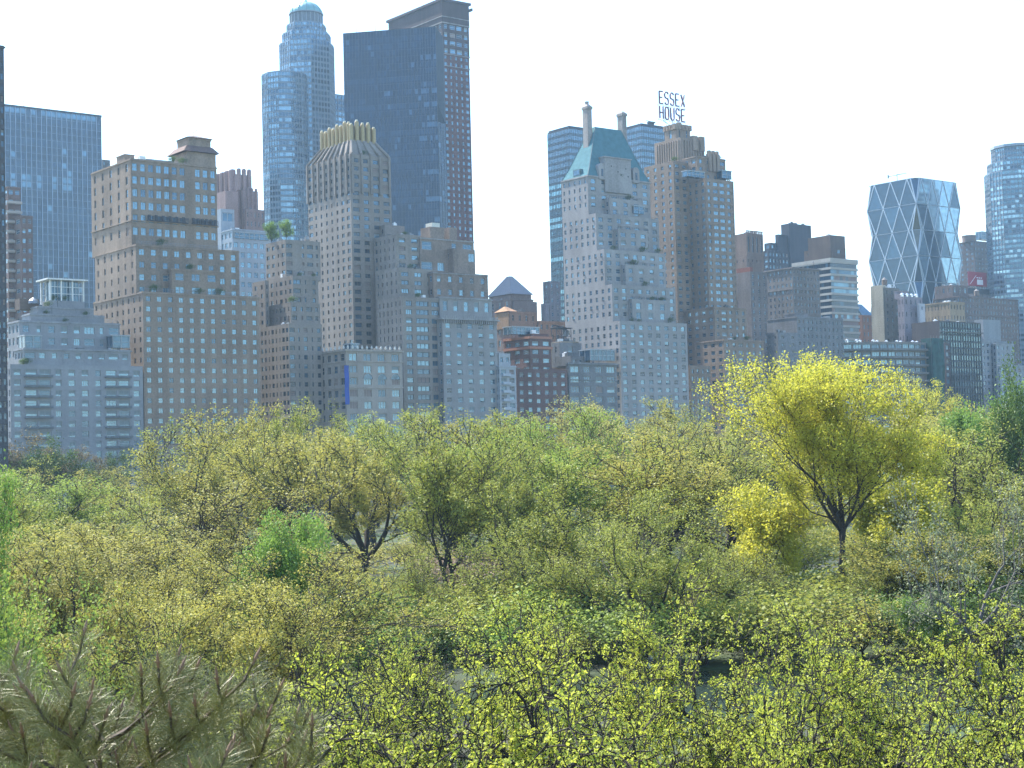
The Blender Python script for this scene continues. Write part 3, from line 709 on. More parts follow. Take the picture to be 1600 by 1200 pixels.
s = Building('red_apartment_block', 808, 576, front_dist(808), 'reddish brown brick block with square windows and terracotta bands below its glazed roof room', 'apartment block', (.19, .115, .10), 'bright', 'w')
t = s.tier(808, 800, 886, 576, v=0, nf=6, nl=1, fh=3.15, ww=.5, wh=.5)
t2 = s.tier(828, 787, 861, 527, v=6, nf=2, nl=3, fh=3.15, ww=.6, wh=.5, z0=t[5]-.7)
t3 = s.tier(833, 784, 856, 521, v=9, nf=0, nl=0, z0=t2[5]-.7)
glassbox(s, 800, 842, 511, 522, 13, 5)
b = MB()
for py in (529, 545): 
    z = s.z(py, t2[0], 6); b.box(t2[0]-.45, t2[1]+.3, 5.6, 5.99, z, z+.9); b.box(t2[0]-.45, t2[0]-.01, 6.0, t2[3], z, z+.9)
b.build('terracotta_band', simple('terracotta', (.34, .15, .09), .8), s.root)
s.finish()

s = Building('grey_loft_building', 888, 566, front_dist(888), 'grey stone building with triple window groups and a glazed penthouse at its roof', 'building', (.24, .235, .235), 'mixed', 'b')
t = s.tier(888, 884, 963, 566, v=0, nf=4, nl=1, fh=3.75, sizes=[.72, .55, .55, .72], wh=.62, cornice=.5, mix='wide')
s.band(t[0], t[1], 0, t[3], s.z(594, 0, 0), .35, .25)
t2 = s.tier(874, 862, 908, 535, v=14, nf=1, nl=1, fh=4, ww=.2, wh=.6, z0=t[5]-.7); 
wb_old = s.wb; s.wb = MB(); t3 = s.tier(878, 862, 904, 533, v=16, nf=2, nl=1, fh=5, ww=.25, wh=.5, z0=t[5]-.7, depth=8); s.wb.build('penthouse_wall', wall_mat((.40, .33, .24)), s.root); s.wb = wb_old
t4 = s.tier(892, 880, 922, 556, v=5, nf=3, nl=0, fh=3, ww=.4, z0=t[5]-.7, depth=9)
glassbox(s, 922, 960, 547, 563, 1.5, 6)
s.finish()
# rooftop scaffold frame
P = ray(870, 530, front_dist(870, 20)); o = empty('roof_scaffold', (P[0], P[1], P[2]), YAW, 'dark steel tank frame on the roof left of the white green-roofed tower', 'scaffold')
b = MB()
for i in range(4):
    for j in range(2): b.bar((2.4*i, 3*j, -3), (2.4*i, 3*j, 4.2), .13)
for zz in (1.2, 4.2):
    for j in range(2): b.bar((0, 3*j, zz), (7.2, 3*j, zz), .12)
for i in range(3):
    b.bar((2.4*i, 0, 1.2 if i % 2 else 4.2), (2.4*i+2.4, 0, 4.2 if i % 2 else 1.2), .09)
b.build('frame', STEEL_D, o)
b = MB(); b.box(-.4, 7.8, -.4, 3.4, 4.35, 4.6); b.bar((-1, 1.5, 5.6), (6, 1.5, 4.6), .35); b.build('platform', STEEL_D, o)
b = MB(); b.lathe(5.6, 1.5, [(1.1, 1.3), (1.1, 3.8), (.2, 4.2)], 10); b.build('tank', STEEL, o)

s = Building('pyramid_roof_building', 797, 462, front_dist(797, 150), 'brown grey building with a low pyramid roof seen against the sky', 'building', (.24, .18, .16), 'bright')
t = s.tier(797, 764, 833, 466, v=0, nf=4, nl=3, fh=7, ww=.28, wh=.45, cornice=.3)
tt = s.tier(799, 764, 830, 459, v=1, nf=0, nl=0, z0=t[5]-.7)
b = MB(); m0 = [(tt[0]-.8, tt[2]-.8), (tt[1]+.8, tt[2]-.8), (tt[1]+.8, tt[3]+.8), (tt[0]-.8, tt[3]+.8)]; ccx = sum(p[0] for p in m0)/4; ccy = sum(p[1] for p in m0)/4
zt = s.z(432, ccx, ccy); b.prism(m0, tt[5]+.004, zt, pts1=[(ccx-1, ccy-1), (ccx+1, ccy-1), (ccx+1, ccy+1), (ccx-1, ccy+1)]); b.build('pyramid_roof', simple('slate_roof', (.20, .19, .2), .7), s.root)
t = s.tier(803, 766, 839, 470, v=-1.2, nf=0, nl=0, z0=0, depth=10)
s.finish()

s = Building('terracotta_gable_building', 796, 486, front_dist(796, 55), 'brown building with a small orange gabled wing left of the pyramid roof', 'building', (.30, .21, .165), 'dark', 'b')
t = s.tier(796, 774, 838, 486, v=0, nf=4, nl=2, fh=5, ww=.3, wh=.5, cornice=.2)
t2 = s.tier(842, 835, 884, 501, v=3, nf=5, nl=1, fh=4, ww=.4, z0=0, cornice=.15)
b = MB(); z = t[5]; b.box(-.5, -.01, .2, t[3]-.2, z-7, z-.5); b.build('lit_orange_face', wall_mat((.44, .27, .15)), s.root)  # terracotta left face, its lit look put into the colour
b = MB(); b.prism([(-.8, 0), (4, 0), (4, t[3]), (-.8, t[3])], z+.004, z+2.2, pts1=[(1, t[3]/2-.2), (2.2, t[3]/2-.2), (2.2, t[3]/2+.2), (1, t[3]/2+.2)]); b.bar((1.6, t[3]/2, z+2), (1.6, t[3]/2, z+4.0), .08); b.build('gable_roof', wall_mat((.5, .3, .17)), s.root)
s.finish()
s = Building('grey_block', 858, 439, front_dist(858, 230), 'narrow pinkish grey block standing just left of the dark banded glass tower', 'building', (.24, .205, .215), 'dark')
s.tier(858, 848, 875, 439, v=0, nf=2, nl=1, fh=4, ww=.3); s.tier(852, 845, 858, 474, v=-2, z0=0); s.finish()

# --- two banded glass office towers behind
def banded(name, cx, lx, rx, yt, D, label, nf, nl, seed):
    s = Building(name, cx, yt, D, label, 'office tower', (.07, .09, .11), 'sky', 'd')
    TT = [glass('band_glass_deep', (.035, .07, .10)), glass('band_glass_sky', (.22, .38, .44)), glass('band_glass_mid', (.10, .19, .24)), glass('band_glass_top', (.13, .20, .27), metal=.4)]
    W_ = s.u(rx, 0, yt); Dp = s.v(lx, 0, yt); z1 = s.z(yt, 0, 0); rng = random.Random(seed); m = int(z1/4.0)
    rows = [0]*(m+2)
    for j in range(m+2): rows[j] = 4 if j > m*.84 else (2 if rng.random() < .45 else (3 if rng.random() < .5 else 1))
    bd = lambda i, j: rows[int(j*m+.5)] if rng.random() < .93 else 3
    sp = simple('band_spandrel', (.06, .09, .12), .35, .3)
    curtain(s, (0, 0), (1, 0), (0, -1), W_, 0, z1, nf, 4.0, TT, [1, 1, 1, 0], fin=.18, finout=.18, spandrel=.42, bands=bd, finmat=sp, spmat=sp, rng=rng, hbar=0)
    curtain(s, (0, Dp), (0, -1), (-1, 0), Dp, 0, z1, nl, 4.0, TT, [1, 1, 1, 0], fin=.18, finout=.18, spandrel=.42, bands=bd, finmat=sp, spmat=sp, rng=rng, hbar=0)
    b = MB(); b.prism([(.05, .05), (W_, .05), (W_, Dp), (.05, Dp)], 0, z1+.9); b.box(.5, W_-.5, .5, Dp-.5, z1+.91, z1+2.0); b.build('core', wall_mat((.06, .07, .10)), s.root)
    return s, W_, Dp, z1
s, W_, Dp, z1 = banded('banded_glass_tower', 889, 855, 930, 201, 960, 'dark glass tower with pale window bands on the left behind the steep green roof', 12, 14, 3)
s.finish()
s, W_, Dp, z1 = banded('banded_glass_tower', 1002, 965, 1045, 197, 985, 'dark glass tower with a dish mast, between the green roof and the rooftop lettering', 12, 14, 8)
b = MB(); q = s.u(1017, 6, 190); b.bar((q, 6, z1+1), (q, 6, z1+5), .9, n=8, w1=2.8); b.bar((q-4, 6, z1+5.6), (q+4, 6, z1+5.2), .3); q2 = s.u(997, 6, 190); b.bar((q2, 6, z1+1), (q2, 6, z1+8), .1); b.build('dish_mast', STEEL_D, s.root)
s.finish()

# --- white tower with steep copper roof
s = Building('green_roof_tower', 968, 501, front_dist(968), 'whitish stepped apartment tower with a steep green copper roof and twin chimneys', 'apartment tower', (.405, .375, .355), 'bright', 'w', stain=.18)
vv = lambda px, py: s.v(px, 0, py)
v5 = vv(918, 272); v4 = vv(931, 331); v3 = vv(944, 388); v2 = vv(956, 443)
back = s.v(877, 0, 280)
a1 = s.tier(968, 0, 1073, 501, v=0, nf=8, nl=9, fh=3.0, ww=.5, wh=.58, wl=.38, depth=back, z0=0, mixl='mixed')
a2 = s.tier(956, 0, 1055, 444, v=v2, u0=0, nf=8, nl=8, fh=3.0, ww=.5, wh=.58, wl=.38, depth=back-v2, z0=a1[5]-.0)
a3 = s.tier(944, 0, 1039, 389, v=v3, u0=0, nf=7, nl=7, fh=3.0, ww=.5, wh=.58, wl=.38, depth=back-v3, z0=a2[5]-.0)
a4 = s.tier(931, 0, 1029, 333, v=v4, u0=0, nf=7, nl=6, fh=3.0, ww=.5, wh=.58, wl=.38, depth=back-v4, z0=a3[5]-.0)
a5 = s.tier(918, 0, 1015, 273, v=v5, u0=0, nf=6, nl=5, fh=3.1, ww=.45, wl=.3, depth=back-v5, z0=a4[5]-.0, cornice=.35)
for a in (a1, a2, a3, a4): 
    rail(s.root, [(a[0]+.4, a[2]+.4, a[5]), (a[1]-.4, a[2]+.4, a[5])], 1.0, 1.4)
# projecting centre bays
c1 = s.tier(952, 0, 1002, 309, v=v5-3.0, nf=3, nl=1, fh=3.1, ww=.4, depth=2.9, z0=a4[5]-.7)
c2 = s.tier(966, 0, 1012, 357, v=v4-2.6, nf=3, nl=1, fh=3.1, ww=.5, depth=2.5, z0=a3[5]-.7)
c3 = s.tier(977, 0, 1026, 413, v=v3-2.4, nf=3, nl=1, fh=3.3, ww=.4, depth=2.3, z0=a2[5]-.7, mix='bright')
c4 = s.tier(988, 0, 1044, 467, v=v2-2.2, nf=3, nl=1, fh=3.6, ww=.4, wh=.7, depth=2.1, z0=a1[5]-.7, mix='bright')
for c in (c1, c2, c3, c4): rail(s.root, [(c[0], c[2]-.05, c[5]), (c[1], c[2]-.05, c[5])], 1.0, 1.2, STEEL_D)
glassbox(s, 990, 1006, 322, 333, v4+.6, 3)
# steep roof: eave, kink, ridge
um = a5[1]; ve0 = v5; ve1 = back; vm = (ve0+ve1)/2
zr = s.z(199, s.u(925, vm, 200), vm); ur0 = s.u(926, vm, 199); ur1 = s.u(966, vm, 203); ze = a5[5]
COP = simple('copper_green', (.085, .175, .195), .9, .0, spec=.1, vary=.12, scale=.6)
b = MB()
def ring(k, inset_z):  # k 0 eave..1 ridge
    return [(0+(ur0-0)*k, ve0+(vm-1.5-ve0)*k), (um+(ur1-um)*k, ve0+(vm-1.5-ve0)*k), (um+(ur1-um)*k, ve1+(vm+1.5-ve1)*k), (0+(ur0-0)*k, ve1+(vm+1.5-ve1)*k)]
lev = [(0.02, 0), (.23, .18), (.56, .53), (1.0, 1.0)]
for (k0, h0), (k1, h1) in zip(lev[:-1], lev[1:]):
    b.prism(ring(k0, 0), ze+.004+(zr-ze)*h0, ze+.004+(zr-ze)*h1, pts1=ring(k1, 0), cap=(k1 == 1.0))
b.build('copper_roof', COP, s.root)
seg = [[(ring(k, 0)[i][0], ring(k, 0)[i][1], ze+(zr-ze)*h) for (k, h) in lev] for i in (0, 1, 3)]
for sg in seg:
    b = MB()
    for p0, p1 in zip(sg[:-1], sg[1:]): b.bar(p0, p1, .22)
    b.build('roof_hip', simple('copper_dark', (.09, .15, .16), .6), s.root)
for (px, yt_, nm) in ((918, 162, 0), (972, 173, 1)):
    uc = s.u(px, vm, 200); zt = s.z(yt_, uc, vm); zb = zr-16
    b = MB(); b.box(uc-1.15, uc+1.15, vm-1.5, vm+1.5, zb, zt-2.4); b.box(uc-1.4, uc+1.4, vm-1.8, vm+1.8, zt-2.39, zt-1.4); b.prism([(uc-1.3, vm-1.7), (uc+1.3, vm-1.7), (uc+1.3, vm+1.7), (uc-1.3, vm+1.7)], zt-1.38, zt-.4, pts1=[(uc-.6, vm-.7), (uc+.6, vm-.7), (uc+.6, vm+.7), (uc-.6, vm+.7)])
    if nm == 0: b.box(uc-.55, uc+.55, vm-.55, vm+.55, zt-.39, zt+.6); b.box(uc-.75, uc+.75, vm-.75, vm+.75, zt+.61, zt+.8)
    b.build('chimney', wall_mat((.42, .37, .33)), s.root)
# gable screen and arched dormers
gx0, gx1 = s.u(944, v5-.4, 250), s.u(985, v5-.4, 250); zg = s.z(246, gx0, v5)
b = MB(); b.box(gx0, gx1, v5-.6, v5+4, ze-6, zg); b.box(gx0-.3, gx1+.3, v5-.9, v5+4.2, zg+.003, zg+.5); gb = b.build('gable', s.wall, s.root)
b = MB()
for (fx, fz) in ((.25, .8), (.8, .75), (.5, .55), (.62, .4), (.88, .35)):
    x = gx0+(gx1-gx0)*fx; z = ze-2+(zg-ze)*fz; b.box(x-.25, x+.25, v5-.63, v5-.603, z, z+.6)
b.build('vent_opening', STEEL_D, gb)
for px in (941, 994):
    uc = s.u(px, v5-.4, 275); b = MB(); n = 8; w = 1.7; h = 5.2
    pr = [(uc-w, ze-1.2), (uc-w, ze+h-1.7)]+[(uc-w*math.cos(math.pi*i/n), ze+h-1.7+1.7*math.sin(math.pi*i/n)) for i in range(1, n)]+[(uc+w, ze+h-1.7), (uc+w, ze-1.2)]
    i0 = 0; m_ = len(pr); b.v = [(x, v5-.5, z) for x, z in pr]+[(x, v5+5, z) for x, z in pr]
    b.f = [tuple(range(m_))]+[(i, i+m_, (i+1) % m_+m_, (i+1) % m_) for i in range(m_)]; b.m = [0]*(m_+1)
    d = b.build('dormer', s.wall, s.root)
    b = MB(); b.box(uc-.55, uc+.55, v5-.56, v5-.503, ze, ze+2.9); b.build('dormer_pane', G_DARK, d)
b = MB(); q0 = s.v(894, 0, 272); q1 = s.v(905, 0, 272); b.box(.4, 4, min(q0, q1), max(q0, q1), ze+.3, ze+3.2); dd = b.build('dormer', simple('copper_dark', (.09, .15, .16), .6), s.root)
b = MB(); b.box(.35, .39, min(q0, q1)+.4, max(q0, q1)-.4, ze+.9, ze+2.8); b.build('dormer_pane', G_MID, dd)
s.finish(); WHITEB = s

# --- tan art deco hotel with the roof sign
s = Building('art_deco_hotel', 1131, 530, front_dist(1131), 'tan brick art deco hotel tower with notched setbacks beneath the rooftop lettering', 'hotel tower', (.335, .255, .195), 'bright', 'w', stain=.2)
b1 = s.tier(1131, 1085, 1193, 530, v=0, nf=6, nl=4, fh=3.0, z0=0, sizes=[.4, .4, .7, .35, .4, .35], wh=.5, cornice=.2)
b0 = s.tier(1078, 1068, 1110, 571, v=3, nf=4, nl=1, fh=3.0, z0=0, ww=.4)
b2 = s.tier(1116, 1060, 1166, 479, v=6, nf=5, nl=5, fh=3.0, z0=0, sizes=[.4, .75, .45, .4, .4], wh=.5, cornice=.2)
er = s.tier(1102, 1073, 1143, 278, v=14, nf=4, nl=3, fh=3.0, z0=b2[5]-.7, sizes=[.4, .75, .75, .5], sizesl=[.35, .4, .45], wh=.5, mix='sky')
el = s.tier(1052, 1006, 1085, 251, v=24, nf=3, nl=4, fh=3.0, z0=0, ww=.5, wl=.35, wh=.5, mix='mixed', mixl='bright')
e2 = s.tier(1089, 1066, 1133, 243, v=18, nf=4, nl=2, fh=3.1, z0=er[5]-.7, sizes=[.4, .3, .3, .8], wh=.5, cornice=.2)
u1_ = s.tier(1064, 1022, 1100, 214, v=28, nf=5, nl=0, fh=40, ww=.35, wh=.18, z0=el[5]-.7, mix='dark')
u2_ = s.tier(1056, 1038, 1078, 196, v=31, nf=2, nl=1, fh=9, ww=.2, wh=.4, z0=u1_[5]-.7, mix='dark')
ribs(s, u1_[0], u1_[1], 28, el[5]-1, u1_[5]-1.0, 9, .55, s.wall, 'pilaster'); ribs(s, 29, u1_[3]-1, u1_[0], el[5]-1, u1_[5]-1.0, 10, .5, s.wall, 'pilaster', 's')
class MM(MB):
    def box(q, *a):
        b = MB(); MB.box(b, *a); b.build('merlon', s.trim, s.root)
    def prism(q, *a):
        b = MB(); MB.prism(b, *a); b.build('merlon', s.trim, s.root)
b = MM()
for k in range(5):
    x = u2_[0]+(u2_[1]-u2_[0])*k/4; b.box(x-.8, x+.8, 30.7, 32.2, u2_[5]-1.5, u2_[5]+(1.5 if k == 1 else .8))
for k in range(4):
    y = 33+(u2_[3]-33)*k/3; b.box(u2_[0]-.3, u2_[0]+.9, y-.6, y+.6, u2_[5]-1.5, u2_[5]+.9)
for k in range(2): x = s.u(1085+k*11, 27.8, 212); b.box(x-1.3, x+1.3, 27.2, 29, u1_[5]-5, u1_[5]+1.2)
for k in range(3):
    x = s.u(1109+k*6.2, 17.6, 240); b.prism([(x-.8, 17.2), (x+.8, 17.2), (x+.8, 19.2), (x-.8, 19.2)], e2[5]-6, e2[5]+1.4); b.prism([(x-.55, 17.5), (x+.55, 17.5), (x+.55, 18.9), (x-.55, 18.9)], e2[5]+1.41, e2[5]+2.8)
e3 = s.tier(1133, 1120, 1146, 282, v=22, nf=2, nl=0, fh=3, z0=0, ww=.4)
glassbox(s, 1074, 1100, 267, 275, 13.0, 3); glassbox(s, 1128, 1142, 267, 278, 15, 4)
s.finish(); DECO = s
# the roof sign: letters on an open steel frame
vs = 33.0; ux0 = s.u(1028, vs, 165); ux1 = s.u(1070, vs, 165)
def sz(py): return s.z(py, ux0, vs)
so = empty('rooftop_sign', s.root.location, YAW, 'tall rooftop sign of two rows of dark capital letters on an open steel frame', 'sign')
zA1, zA0, zB1, zB0 = sz(142.5), sz(161.5), sz(166), sz(185)
GL = {'E': [[(1, 1), (0, 1), (0, 0), (1, 0)], [(0, .5), (.8, .5)]],
      'S': [[(1, .85), (.8, 1), (.2, 1), (0, .85), (0, .65), (.2, .52), (.8, .48), (1, .35), (1, .15), (.8, 0), (.2, 0), (0, .15)]],
      'X': [[(0, 0), (1, 1)], [(0, 1), (1, 0)]], 'H': [[(0, 0), (0, 1)], [(1, 0), (1, 1)], [(0, .5), (1, .5)]],
      'O': [[(.2, 0), (0, .2), (0, .8), (.2, 1), (.8, 1), (1, .8), (1, .2), (.8, 0), (.2, 0)]], 'U': [[(0, 1), (0, .2), (.2, 0), (.8, 0), (1, .2), (1, 1)]]}
LM = simple('sign_letter', (.15, .055, .09), .6)
for word, z0, z1 in (('ESSEX', zA0, zA1), ('HOUSE', zB0, zB1)):
    pitch = (ux1-ux0)/5; lw = pitch*.62
    for i, ch in enumerate(word):
        b = MB(); x0 = ux0+pitch*i+pitch*.12
        for st in GL[ch]:
            for p, q in zip(st[:-1], st[1:]):
                b.bar((x0+lw*p[0], vs-.6, z0+(z1-z0)*p[1]), (x0+lw*q[0], vs-.6, z0+(z1-z0)*q[1]), .36, n=4)
        b.build('letter', LM, so)
b = MB(); zbase = u2_[5]-.8
for i in range(6):
    x = ux0+(ux1-ux0)*i/5; b.bar((x, vs, zB0-1.0), (x, vs, zA1), .07)
for z in (zA0-.35, zB0-.35, zB1+.4): b.bar((ux0-.6, vs, z), (ux1+.6, vs, z), .09)
for i in range(3):
    xa = u2_[0]+1+(u2_[1]-u2_[0]-2)*i/2; xb = ux0+(ux1-ux0)*(i+.5)/3
    b.bar((xa, vs, zbase), (xb, vs, zB0-.4), .13); b.bar((xa, vs+4, zbase), (xb, vs, zB0+3), .1)
    b.bar((xa+2, vs, zbase), (xb-2, vs, zB0-.4), .08)
for i in range(5): b.bar((ux0+(ux1-ux0)*i/5, vs, zB0-.35), (ux0+(ux1-ux0)*(i+1)/5, vs, zB1+.4), .05)
b.build('sign_frame', simple('sign_steel', (.35, .36, .42), .5, .3), so)

# --- right-hand group
s = Building('brick_tower', 1166, 364, front_dist(1166, 90), 'brown brick tower with dark slots under a perforated parapet, right of the hotel', 'tower', (.26, .19, .155), 'dark', 'd')
t = s.tier(1166, 1147, 1192, 364, v=0, nf=4, nl=0, fh=50, ww=.35, wh=.16, mix='dark')
t_ = s.tier(1166, 1147, 1192, 400, v=-.6, nf=4, nl=2, fh=12, ww=.15, wh=.12, z0=0)
b = MB()
for i in range(9): x = t[0]+(t[1]-t[0])*(i+.5)/9; b.box(x-.3, x+.3, -.1, .3, t[5]+.01, t[5]+1.0)
b.box(t[0], t[1], -.1, .3, t[5]+1.01, t[5]+1.4); b.build('parapet', s.trim, s.root)
s.finish()
s = Building('red_wall_building', 1172, 416, front_dist(1172, 45), 'brick building showing a plain red side wall below the brown slotted tower', 'building', (.27, .11, .08), 'mixed')
s.tier(1172, 1149, 1176, 417, v=0, nf=0, nl=0); 
wb_old = s.wb; s.wb = MB(); s.tier(1172, 1155, 1198, 424, v=-.8, nf=3, nl=0, fh=3.2, ww=.25, z0=0, depth=10); s.wb.build('front_wall', wall_mat((.22, .19, .175)), s.root); s.wb = wb_old
s.finish()
s = Building('dark_stepped_tower', 1235, 349, front_dist(1235, 250), 'nearly black stepped block rising against the sky left of the brown penthouse', 'building', (.065, .065, .085), 'dark', 'd')
s.tier(1233, 1220, 1267, 349, v=0); s.tier(1216, 1211, 1240, 366, v=2, z0=0); s.tier(1204, 1194, 1235, 379, v=4, z0=0, nf=5, nl=1, fh=4, mix='bright')
s.tier(1201, 1192, 1232, 391, v=-2, z0=0, nf=6, nl=1, fh=4, mix='mixed'); s.finish()
s = Building('brown_penthouse_block', 1297, 367, front_dist(1297, 180), 'dark brown windowless rooftop block behind the white banded apartment building', 'building', (.14, .095, .075), 'dark', 'd')
t = s.tier(1297, 1262, 1320, 367, v=0); s.tier(1300, 1256, 1321, 386, v=-1, nf=1, nl=3, fh=20, ww=.25, wh=.1, z0=0); s.finish()
s = Building('stone_apartment_block', 1238, 417, front_dist(1238, 60), 'grey brown apartment block with paired small windows in front of the banded building', 'apartment block', (.225, .195, .175), 'mixed', 'b')
t = s.tier(1238, 1193, 1280, 417, v=0, nf=8, nl=7, fh=3.1, ww=.4, wh=.5, wl=.4, cornice=.5); s.band(t[0], t[1], 0, t[3], s.z(452, 0, 0), .4, .3); s.finish()
# white banded building: ribbon windows
s = Building('banded_apartment_building', 1297, 403, front_dist(1297, 100), 'apartment building of alternating cream bands and dark ribbon windows', 'apartment building', (.50, .46, .40), 'dark', 'd', stain=.12)
W_ = s.u(1338, 0, 403); Dp = s.v(1238, 0, 410); z1 = s.z(403, 0, 0)
TB = [G_DARK, G_MID, G_SKY, CURTAIN]
CR = wall_mat((.5, .46, .40), stain=.12)
curtain(s, (0, 0), (1, 0), (0, -1), W_, 0, z1-2, 9, 3.35, TB, [5, 3, 1, 1.2], fin=.12, finout=.0, spandrel=.0, rng=random.Random(2), hbar=0, finmat=FR_D)
curtain(s, (0, Dp), (0, -1), (-1, 0), Dp, 0, z1-2, 16, 3.35, TB, [5, 3, 1, 1.2], fin=.12, finout=.0, spandrel=.0, rng=random.Random(3), hbar=0, finmat=FR_D)
b = MB(); z = 1.0; fh_ = (z1-2)/round((z1-2)/3.35)
for k in range(int((z1-2)/fh_)+1):
    z = k*fh_; b.box(-.5, W_+.5, -.5, -.01, z-.55, z+.6); b.box(-.5, -.01, 0, Dp, z-.55, z+.6)
b.box(-.6, W_+.6, -.6, Dp, z1-2.0, z1); b.build('concrete_band', CR, s.root)
b = MB(); b.prism([(.05, .05), (W_, .05), (W_, Dp), (.05, Dp)], 0, z1-2.01); b.build('core', FR_D, s.root)
s.finish()
s = Building('grey_slab_building', 1245, 494, front_dist(1245), 'plain grey building with a blank side wall at the treetops right of the hotel', 'building', (.255, .25, .255), 'mixed', 'b')
t = s.tier(1245, 1198, 1317, 494, v=0, nf=11, nl=0, fh=3.05, ww=.35, wh=.5, cornice=.15); t2 = s.tier(1215, 1198, 1246, 519, v=-1.5, nl=2, nf=2, fh=3, wh=.4, ww=.25, z0=0)
s.roofbox(t[0]+8, t[0]+16, 8, 14, t[5]-.7, t[5]+2); s.finish()
s = Building('brick_house', 1347, 492, front_dist(1347, 120), 'small orange brick building with a sloping dark glass roof in the sky gap', 'building', (.30, .15, .10), 'mixed')
t = s.tier(1347, 1336, 1365, 492, v=0, nf=3, nl=1, fh=4, ww=.3); b = MB()
b.prism([(t[0], 0), (t[1], 0), (t[1], 12), (t[0], 12)], t[5]+.004, t[5]+6.5, pts1=[(t[0], 5), (t[0]+6, 5), (t[0]+6, 8), (t[0], 8)]); b.build('roof', glass('roof_glazing', (.12, .18, .22)), s.root); s.finish()

# --- diagrid tower
s = Building('diagrid_tower', 1437, 460, 1080, 'faceted glass tower with a bright triangular steel lattice, narrower at its base', 'skyscraper', (.1, .12, .15))
Wf = s.u(1502, 0, 380); Dl = s.v(1357, 0, 380)
py_lv = [277+i*40.5 for i in range(7)]      # ring heights down the corner
zl = [s.z(py, 0, 0) for py in py_lv]
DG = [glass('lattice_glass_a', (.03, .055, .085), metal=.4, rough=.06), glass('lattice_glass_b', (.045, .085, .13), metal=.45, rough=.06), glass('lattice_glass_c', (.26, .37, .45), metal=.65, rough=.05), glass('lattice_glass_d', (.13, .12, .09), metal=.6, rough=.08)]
LAT = simple('lattice_steel', (.40, .45, .50), .4, .3)
nfr, nlr = 4, 3; ind = 3.2
def lp(face, t, lvl):
    """point on the ring; at odd levels the corners are bitten inwards (t=0 or 1)"""
    z = zl[lvl]
    if face == 'f':
        x = t*Wf; x = min(max(x, ind*1.3 if lvl % 2 == 0 else 0), Wf-(ind*1.3 if lvl % 2 == 0 else 0)); return np.array([x, 0 if not (lvl % 2 and t in (0., 1.)) else 0.0, z])
    y = t*Dl; y = min(max(y, ind*1.3 if lvl % 2 == 0 else 0), Dl-(ind*1.3 if lvl % 2 == 0 else 0)); return np.array([0.0, y, z])
g = MB(); lt = MB(); rngd = random.Random(4)
def tri_out(a, b_, c, mi): g.tri(a, b_, c, mi)
for face, nn in (('f', nfr), ('l', nlr)):
    for j in range(6):
        up_, dn = j, j+1
        # node parameters: odd levels shifted by half a bay
        def nodes(l): return [k/nn for k in range(nn+1)] if l % 2 == 1 else [0.]+[(k+.5)/nn for k in range(nn)]+[1.]
        A_ = [lp(face, t, up_) for t in nodes(up_)]; B_ = [lp(face, t, dn) for t in nodes(dn)]
        if up_ % 2 == 1: A2, B2_ = A_, B_[1:-1]; full, half = A2, B2_; rev = False
        else: A2, B2_ = B_, A_[1:-1]; full, half = A2, B2_; rev = True
        ends = (B_ if up_ % 2 == 1 else A_)
        for k in range(nn):
            mi = (2 if rngd.random() < .75 else 1) if face == 'f' else (0 if rngd.random() < .6 else 1)  # sky reflection put into the tint: pale front facets, dark left ones
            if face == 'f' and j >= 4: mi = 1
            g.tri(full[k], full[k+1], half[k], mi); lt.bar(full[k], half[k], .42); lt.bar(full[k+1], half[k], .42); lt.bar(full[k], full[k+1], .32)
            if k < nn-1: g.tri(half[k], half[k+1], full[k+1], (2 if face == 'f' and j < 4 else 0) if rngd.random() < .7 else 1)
        for k in range(nn-1): lt.bar(half[k], half[k+1], .32)
        lt.bar(ends[0], half[0], .32); lt.bar(ends[-1], half[-1], .32); lt.bar(full[0], ends[0], .3); lt.bar(full[-1], ends[-1], .3)
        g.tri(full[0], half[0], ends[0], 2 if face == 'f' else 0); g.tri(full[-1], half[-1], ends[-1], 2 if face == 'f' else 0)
# bitten corner faces
for (cxy, e1, e2) in (((0, 0), (1, 0), (0, 1)), ((Wf, 0), (-1, 0), (0, 1)), ((0, Dl), (1, 0), (0, -1))):
    for j in range(6):
        ev, od = (j, j+1) if j % 2 == 1 else (j+1, j)
        P0 = np.array([cxy[0], cxy[1], zl[ev]]); k_ = ind*1.3
        P1 = np.array([cxy[0]+e1[0]*k_, cxy[1]+e1[1]*k_, zl[od]]); P2 = np.array([cxy[0]+e2[0]*k_, cxy[1]+e2[1]*k_, zl[od]])
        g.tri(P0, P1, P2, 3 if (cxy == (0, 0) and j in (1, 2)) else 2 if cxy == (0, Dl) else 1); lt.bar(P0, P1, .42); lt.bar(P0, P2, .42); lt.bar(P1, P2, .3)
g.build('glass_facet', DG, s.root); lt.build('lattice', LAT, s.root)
b = MB(); b.prism([(4.5, 4.5), (Wf-4.5, 4.5), (Wf-4.5, Dl-4.5), (4.5, Dl-4.5)], 0, zl[0]-.5); b.prism([(1, 1), (Wf-1, 1), (Wf-1, Dl-1), (1, Dl-1)], zl[0]-.4, zl[0]-.1)
b.build('core', simple('core_dark', (.04, .05, .06), .6), s.root)
b = MB(); b.box(-2, Wf+2, -2, Dl+2, 0, zl[6]-2); b.build('stone_base', wall_mat((.36, .32, .27)), s.root)
s.finish()
